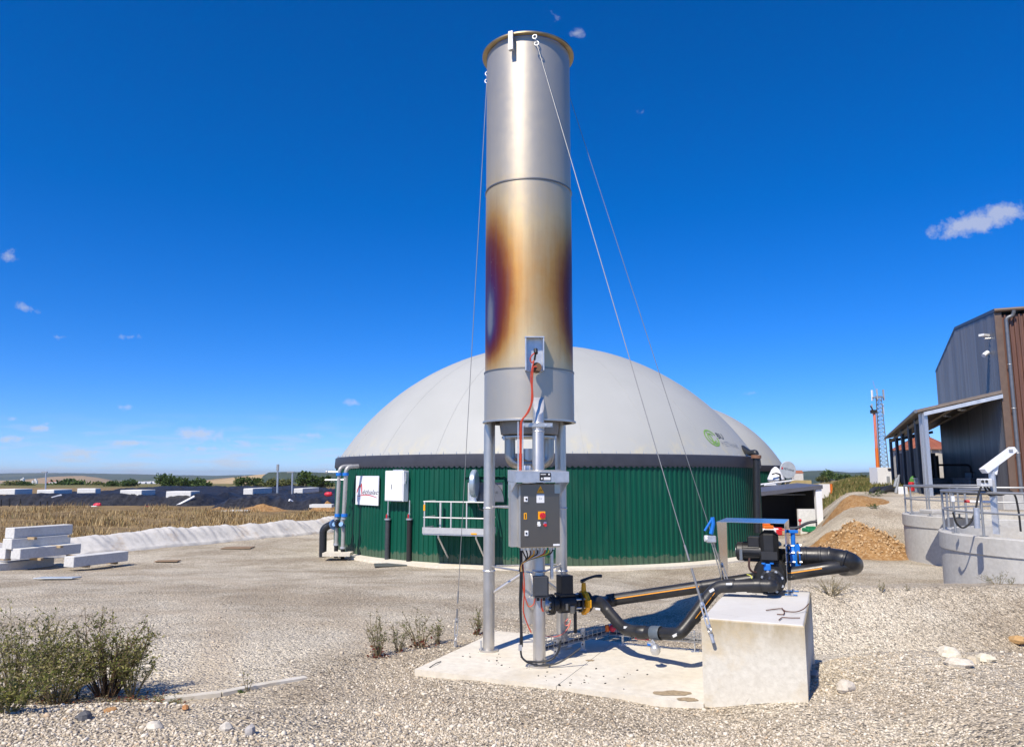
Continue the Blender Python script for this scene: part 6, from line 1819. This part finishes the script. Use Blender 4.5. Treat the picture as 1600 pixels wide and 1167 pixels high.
MB().box((xbb - .1, Ysh + dpt / 2 + .2, (zg + zr1) / 2), (.2, dpt - .6, zr1 - zg)).build('end_wall', M_dark, sh, 0)
wA = P(1276, 780, Ysh)
MB().box((wA.x, Ysh - .2, (zg - .2 + zr1 - .1) / 2), (.32, .25, zr1 - zg)).build('corner_pillar', M_white, sh, 0)
a, b = P(1246, 795, Ysh - .6), P(1272, 795, Ysh - .6)
MB().box(((a.x + b.x) / 2, Ysh - .6, (a.z + zg - .3) / 2), (b.x - a.x, .18, a.z - zg + .3)).build('low_wall', M_wblk, sh, 0)
MB().box((P(1236, 770, 41).x, 41.5, P(1225, 773, 41).z), (2.4, .06, .06)).build('bar', M_grey, sh, 0)
MB().box(P(1247, 754, 46), (1.6, .2, .3), .05).build('ridge_board', mat('straw_board', (.42, .33, .15), .8), sh, 0)
for i, (u, v, w, h, m, nm, lab, ca) in enumerate(((1216, 824, .5, .3, M_red, 'red_crate', 'red crate on the ground before the open shed', 'crate'), (1197, 818, .55, .5, M_orange, 'orange_machine', 'small orange machine inside the open shed', 'machine'), (1200, 823, .9, .35, M_white, 'white_bag', 'white bag beside the orange machine', 'bag'), (1232, 822, 1.0, .25, M_wood, 'pallet', 'flat wooden pallet in the open shed', 'pallet'), (1267, 829, .7, .2, mat('green_bin', (.01, .22, .09), .5), 'green_tub', 'low green tub at the foot of the low white wall', 'tub'))):
    c = P(u, v, 38.8); c.z = gzf(c.x, c.y) + h / 2
    o = MB().box(c, (w, .6, h), .2, bev=.04).box(c + Vector((0, 0, h / 2 + .04)), (w * .6, .3, .08), .2, bev=.02).build(nm, m, None, 30); tag(o, lab, ca)
# second agitator with its round sign board beside the rear digester
rs = thing('round_sign_disc', 'pale round disc with lettering on the rear digester', 'sign', P(1231, 735, 48))
DM = frame_mat(P(1231, 734, 48), Vector((1, .15, -.22)).normalized(), Vector((.2, 0, 1)).normalized(), Vector((.15, -1, .0)).normalized())
MB(DM).lathe([(0, -.05), (.53, -.05), (.56, 0), (.53, .05), (0, .05)], (0, 0, 0), 32).build('disc', mat('disc_grey', (.42, .46, .50), .4), rs)
vs, fs = text_geo('FETURNE', .17)
MB(DM).add([(x + .05, y + .02, .058) for x, y, z in vs], fs).build('lettering', mat('print_black', (.015, .015, .02), .6), rs, 0)
MB(DM).box((-.43, .02, .058), (.09, .13, .01)).build('red_mark', M_red, rs, 0)
MB().cyl(P(1236, 745, 48.2), P(1237, 765, 48.2), .05, n=8).build('stand', M_galv, rs)
cw_ = thing('white_cone_hood', 'white cone shaped hood left of the round disc', 'hood', P(1212, 750, 47))
MB().lathe([(.52, 0), (.50, .1), (.25, .62), (.08, .78), (0, .8)], P(1212.5, 749, 47), 20).build('cone', M_white, cw_)
MB().tube(rounded([P(1206, 741, 46.4), P(1212, 739, 46.3), P(1219, 741, 46.4), P(1219, 752, 46.4)], .1, 4), .05, 8).build('hose', M_black, cw_)
MB().lathe([(.5, 0), (.5, -.1), (.3, -.25), (.3, -1.6)], P(1212.5, 749, 47), 20).build('base', M_galv, cw_)
pr = thing('rear_platform', 'thin white railed platform edge before the rear digester', 'platform', P(1215, 755, 45))
MB().tube([P(1188, 757, 45), P(1240, 750.5, 46)], .06, 6).build('edge', M_white, pr); MB().tube([P(1194, 763, 44.8), P(1195, 758, 44.8), P(1212, 757, 45)], .05, 6).build('handrail', M_white, pr)
# far house, white wall and red post on the right
far_house(1246.5, 750, 140, 1.7, 1.3, 'small pale far house with dark window right of the round disc')
wp = thing('white_wall_panel', 'low white wall panel with a red end post before the meadow', 'wall', P(1290, 775, 62), kind='thing')
a, b = P(1281, 778, 62), P(1297, 778, 62); z1_ = P(1290, 756, 62).z
MB().box(((a.x + b.x) / 2, 62, (a.z + z1_) / 2), (b.x - a.x, .2, z1_ - a.z)).build('panel', M_white, wp, 0)
MB().box((b.x + .1, 62, (a.z + z1_) / 2), (.16, .3, z1_ - a.z)).build('end_post', M_orange, wp, 0)
o = MB().cyl(P(1250, 828, 34), P(1250, 812, 34), .03, n=6).ball(P(1250, 813, 34), .08, 8, 6).build('marker_post', M_red); tag(o, 'thin marker post with red head at the low white wall', 'post')
# ------------------------------------------------------------------ trees and plants
def leaf_mat(name, cols, trans=.25):
    t = NT(name)
    c = t.ramp(t.attr('tint'), cols)
    t.set(Base_Color=c, Roughness=.6, Specular_IOR_Level=.25)
    tr = t.n.new('ShaderNodeBsdfTranslucent'); t.l.new(c, tr.inputs[0])
    mx = t.n.new('ShaderNodeMixShader'); mx.inputs[0].default_value = trans
    out = t.n['Material Output']
    t.l.new(t.b.outputs[0], mx.inputs[1]); t.l.new(tr.outputs[0], mx.inputs[2]); t.l.new(mx.outputs[0], out.inputs['Surface'])
    return t.m
M_leafA = leaf_mat('leaf_green', [(0, (.035, .065, .015)), (.5, (.07, .12, .028)), (1, (.12, .17, .045))])
M_leafB = leaf_mat('leaf_olive', [(0, (.065, .08, .022)), (.5, (.13, .15, .045)), (1, (.23, .22, .085))])
M_leafW = leaf_mat('leaf_weed', [(0, (.075, .085, .018)), (.4, (.175, .195, .042)), (.72, (.29, .28, .08)), (1, (.44, .37, .19))])
M_leafD = leaf_mat('leaf_dry', [(0, (.16, .12, .05)), (.5, (.26, .23, .11)), (1, (.38, .33, .19))])
M_leafR = leaf_mat('leaf_red', [(0, (.10, .02, .015)), (.5, (.20, .05, .03)), (1, (.28, .13, .06))])
M_bark = mat('bark', (.10, .075, .05), .95, 0, .25, 10, .4, 30)
M_stem = mat('stem', (.20, .16, .085), .85, 0, .25, 12)
M_stemr = mat('stem_brown', (.12, .075, .04), .85, 0, .25, 12)
def leaves(C, size, R, asp=.5, up=.3):
    """C (n,3) centres; one folded diamond leaf each -> vertices, faces"""
    n = len(C)
    d = R.normal(0, 1, (n, 3)); d[:, 2] = np.abs(d[:, 2]) * up + .1 * R.normal(0, 1, n); d /= np.linalg.norm(d, axis=1)[:, None]
    s = np.cross(d, R.normal(0, 1, (n, 3))); s /= np.linalg.norm(s, axis=1)[:, None]
    L = (size * (.6 + .8 * R.random(n)))[:, None] if np.ndim(size) == 0 else (size * (.6 + .8 * R.random(n)))[:, None]
    V = np.stack([C, C + d * L * .5 + s * L * asp * .5, C + d * L, C + d * L * .5 - s * L * asp * .5], 1).reshape(-1, 3)
    k = np.arange(n)[:, None] * 4
    return V, k + np.array([[0, 1, 2, 3]])
def leaf_obj(name, C, size, m, parent, seed, asp=.5, up=.3):
    R = np.random.default_rng(seed)
    C = np.asarray(C) - np.array(ORG[parent.name])
    V, Fq = leaves(C, size, R, asp, up)
    o = np_mesh(name, V, Fq, m, parent)
    at = o.data.attributes.new('tint', 'FLOAT', 'POINT'); at.data.foreach_set('value', np.repeat(R.random(len(C)), 4).astype(np.float32))
    o['kind'] = 'stuff'
    return o
def tree(u, vb, vt, Y, wpx, label, seed, m=None, nl=1500, group='trees beyond the heaps', nclump=22):
    R = np.random.default_rng(seed); b = P(u, vb, Y); h = (vb - vt) / F * Y; w = wpx / F * Y
    t = thing('tree', label, 'tree', b, group)
    mb = MB(); top = b + Vector((0, 0, h * .75))
    mb.tube([b - Vector((0, 0, 1)), b + Vector((.05 * w * R.normal(), 0, h * .35)), top], [h * .035, h * .026, h * .008], 7)
    C = []
    for k in range(nclump):
        a = R.random() * 2 * math.pi; rr = math.sqrt(R.random()) * .42; zz = .3 + .62 * R.random()
        env = math.sqrt(max(.05, 1 - ((zz - .5) / .55) ** 2))
        c = b + Vector((math.cos(a) * rr * w * env, math.sin(a) * rr * w * env, h * zz))
        mb.tube([b + Vector((0, 0, h * (.15 + .4 * zz * R.random()))), b * .4 + c * .6 - Vector((0, 0, h * .05)), c], [h * .012, h * .007, h * .003], 5)
        r = w * (.10 + .10 * R.random())
        n = nl // nclump
        q = R.normal(0, 1, (n, 3)); q /= np.linalg.norm(q, axis=1)[:, None]; q *= (r * R.random(n) ** .35)[:, None]; q[:, 2] *= .8
        C.append(np.array(c)[None] + q)
    mb.build('trunk', M_bark, t)
    leaf_obj('crown', np.concatenate(C), max(w, h) * .075, m or M_leafA, t, seed + 1, .7, .6)
    return t
for i, a in enumerate([(20, 764, 753.5, 170, 34, M_leafB), (40, 764, 754, 165, 26, M_leafA), (110, 764, 756, 180, 60, M_leafA), (175, 764, 753, 150, 26, M_leafA), (200, 764, 751.5, 148, 30, M_leafA),
                       (262, 767, 743, 130, 44, M_leafA), (282, 767, 747, 128, 30, M_leafA), (310, 766, 751.5, 135, 42, M_leafA), (378, 766, 746.5, 125, 30, M_leafA), (398, 766, 748.5, 127, 28, M_leafA),
                       (422, 766, 751, 125, 36, M_leafB), (447, 766, 750, 130, 26, M_leafB), (480, 768, 738.5, 110, 42, M_leafA), (505, 768, 743, 110, 36, M_leafA), (150, 764, 756, 175, 34, M_leafB)]):
    tree(a[0], a[1], a[2], a[3], a[4], ('low olive tree, leftmost in the photo', 'low green tree beside the leftmost olive one', 'broad low tree behind the thin lamp post', 'green tree left of the middle trees above a white block', 'green tree above the fourth white block',
         'tallest dark tree above the middle of the black heap', 'tree leaning on the right side of the tallest dark tree', 'broad low tree right of the tallest dark tree', 'round tree standing before the far tan slope', 'smaller tree right of the round one at the tan slope',
         'olive tree just left of the taller lamp post', 'olive tree between the two lamp posts', 'large dark tree behind the shorter lamp post', 'dark tree touching the left flank of the tank', 'low olive tree left of the middle tree group')[i], 100 + i, a[5])
for i, a in enumerate([(1298, 757, 736.5, 150, 34, M_leafA), (1322, 757, 741, 150, 26, M_leafA), (1283, 756, 745, 140, 20, M_leafB), (1345, 757, 744, 160, 30, M_leafB), (1352, 780, 757, 84, 30, M_leafB), (1325, 783, 757, 80, 44, M_leafA), (1304, 775, 756, 82, 26, M_leafB), (1365, 776, 757, 80, 20, M_leafB)]):
    tree(a[0], a[1], a[2], a[3], a[4], ('dark tree beyond the meadow, tallest on the right side', 'dark tree right of the tallest meadow tree', 'small olive tree by the far white house', 'olive tree left of the red boom', 'bush at the meadow edge near the red boom', 'broad green bush in the middle of the meadow edge', 'bush beside the low white wall panel', 'bush at the foot of the white hut')[i], 140 + i, a[5], 1200, 'trees and bushes beyond the right meadow', 16)

def shrub(base, h, spread, nst, label, seed, mleaf, mstem, leafs, lsize, lean=(0, 0), group='weeds growing in the gravel', twig=4, low=.12, red=0, nm='weed'):
    R = np.random.default_rng(seed)
    t = thing(nm, label, 'plant', base, group)
    mb = MB(); C = []; CR = []
    for k in range(nst):
        a = R.random() * 2 * math.pi; sp = spread * math.sqrt(R.random())
        hh_ = h * (.5 + .5 * R.random()) * (1 - .35 * (sp / max(spread, 1e-3)) ** 2)
        d = Vector((math.cos(a) * sp + lean[0] * hh_, math.sin(a) * sp * .8 + lean[1] * hh_, hh_))
        b0 = base + Vector((math.cos(a) * sp * .22, math.sin(a) * sp * .22, -.02))
        cv = Vector((R.normal(0, .05), R.normal(0, .05), 0)) * h
        pts = [b0, b0 + d * .35 + cv * .6 + Vector((0, 0, .05 * h)), b0 + d * .7 + cv, b0 + d]
        r0 = .0035 + .003 * h
        mb.tube(pts, [r0, r0 * .8, r0 * .55, r0 * .25], 4, False)
        fr = R.random(leafs) * (1 - low) + low
        P4 = [np.array(p) for p in pts]
        def at(f):
            i = min(2, int(f * 3)); g_ = f * 3 - i
            return P4[i] * (1 - g_) + P4[i + 1] * g_
        for j in range(twig):
            f = .3 + .65 * R.random(); p = at(f)
            dd_ = np.array([R.normal(0, 1), R.normal(0, 1), abs(R.normal(.7, .5))]); dd_ /= np.linalg.norm(dd_)
            L = h * (.08 + .14 * R.random())
            e = p + dd_ * L
            mb.tube([Vector(p), Vector(e)], [r0 * .45, r0 * .2], 3, False)
            for q in range(max(2, leafs // 4)): C.append(p + (e - p) * (.25 + .8 * R.random()) + R.normal(0, .006, 3))
        for f in fr: C.append(at(f) + R.normal(0, .008, 3))
        for q in range(red):
            CR.append(np.array(b0) + np.array([R.normal(0, spread * .35), R.normal(0, spread * .35), abs(R.normal(0, .10)) * h]))
    mb.build('stems', mstem, t, 0)
    if C: leaf_obj('foliage', np.array(C), lsize, mleaf, t, seed + 9, .42, .8)
    if CR: leaf_obj('red_leaves', np.array(CR), lsize * 1.5, M_leafR, t, seed + 11, .55, .6)
    return t
# the big bush at the left, several plants grown together
def gp(u, v): 
    p = G(u, v); p.z = gzf(p.x, p.y); return p
for i, (u, v, hpx, wpx, nst, lab) in enumerate((
    (22, 1093, 150, 78, 46, 'leafy green bush at the left edge of the photo'), (88, 1100, 120, 70, 44, 'low green bush in the middle of the left shrub group'),
    (168, 1088, 140, 62, 52, 'olive bush with bare brown base, right side of the left shrub group'), (8, 1112, 70, 60, 20, 'low weed in front of the leftmost bush'),
    (66, 1088, 132, 30, 12, 'tall thin stemmed weed rising between the left bushes'), (118, 1092, 160, 12, 3, 'tallest single stalk standing out of the left shrub group'),
    (205, 1088, 95, 34, 16, 'small bush at the right end of the left shrub group'))):
    b = gp(u, v); k = b.y / F
    shrub(b, hpx * k, wpx * k * .95, nst, lab, 200 + i, M_leafW, M_stemr if i in (2, 5) else M_stem, 27 if i != 5 else 8, .028, group='bushes at the left edge of the gravel', twig=7 if i != 5 else 2, low=.2 if i == 2 else .08, nm='bush')
Rl = np.random.default_rng(77); C = []; LB = [gp(u, 1097) for u in (40, 100, 165, 200, 238)]
for k in range(900):
    q = LB[k % 5]; x, y = q.x + Rl.normal(0, .16), q.y + Rl.normal(-.05, .14)
    C.append((x, y, gzf(x, y) + .012 + .02 * Rl.random()))
lt = thing('leaf_litter', 'brown dead leaves and stalks under the left bushes', 'leaf litter', gp(150, 1096), kind='stuff')
leaf_obj('dead_leaves', np.array(C), .026, M_leafD, lt, 78, .4, .15)
leaf_obj('red_dead_leaves', np.array(C)[::3] + np.array([.01, .01, .004]), .028, M_leafR, lt, 79, .4, .15)
b = gp(258, 1098); 
o = shrub(b, .07, .20, 60, 'patch of low green moss at the foot of the left bushes', 260, M_leafA, M_stem, 6, .014, twig=1, nm='moss_patch')
for i, (u, v, hpx, wpx, nst, red, lab) in enumerate((
    (592, 1027, 70, 18, 9, 9, 'spindly weed with red basal leaves, leftmost near the pad'), (621, 1020, 48, 12, 5, 2, 'thin small weed beside the leftmost red leaved weed'),
    (657, 1011, 60, 26, 8, 7, 'branching weed with red leaves left of the guy wire'), (683, 1006, 40, 9, 4, 2, 'small green weed next to the guy wire foot'),
    (746, 992, 46, 9, 5, 6, 'red based weed close behind the left flare leg'))):
    b = gp(u, v); k = b.y / F
    shrub(b, hpx * k * 1.2, wpx * k * 1.15, nst + 4, lab, 300 + i, M_leafB, M_stem, 10, .028, red=red, twig=5, low=.1)
for i, (u, v, hpx, wpx, nst, m, lab) in enumerate((
    (1298, 930, 34, 32, 26, M_leafD, 'pale dry weed behind the concrete block on the gravel crest'), (1376, 925, 22, 7, 5, M_leafB, 'small green weed on the right gravel crest'), (1419, 924, 16, 4, 3, M_leafD, 'little yellow stalk on the right gravel crest'),
    (387, 1081, 44, 5, 3, M_leafB, 'single reddish stalk by the pale kerb'), (380, 1083, 8, 5, 5, M_leafA, 'tiny green tuft by the pale kerb'), (1560, 914, 28, 26, 12, M_leafB, 'dark seeded weed before the nearer concrete tank'),
    (1578, 914, 16, 10, 6, M_leafB, 'small dark weed right of the seeded one at the concrete tank'), (1370, 776, 12, 14, 16, M_leafA, 'weed tuft at the black hoses before the white hut'), (1366, 795, 10, 9, 8, M_leafA, 'weed tuft above the orange earth heap'))):
    b = gp(u, v); k = b.y / F
    shrub(b, hpx * k, wpx * k, nst, lab, 330 + i, m, M_stem, 8, .02 if b.y < 14 else .07, twig=4)
# ------------------------------------------------------------------ summer air
hzm = bpy.data.materials.new('summer_air'); hzm.use_nodes = True
ht_ = hzm.node_tree; ht_.nodes.clear()
ho = ht_.nodes.new('ShaderNodeOutputMaterial'); hvv = ht_.nodes.new('ShaderNodeVolumePrincipled')
hvv.inputs['Color'].default_value = (.80, .88, .96, 1); hvv.inputs['Density'].default_value = 0.00011; hvv.inputs['Anisotropy'].default_value = 0.2
ht_.links.new(hvv.outputs[0], ho.inputs['Volume'])
hz_ = MB().box((0, 4700, 5), (36400, 10000, 78)).build('haze', hzm, None, 0)
tag(hz_, kind='stuff')
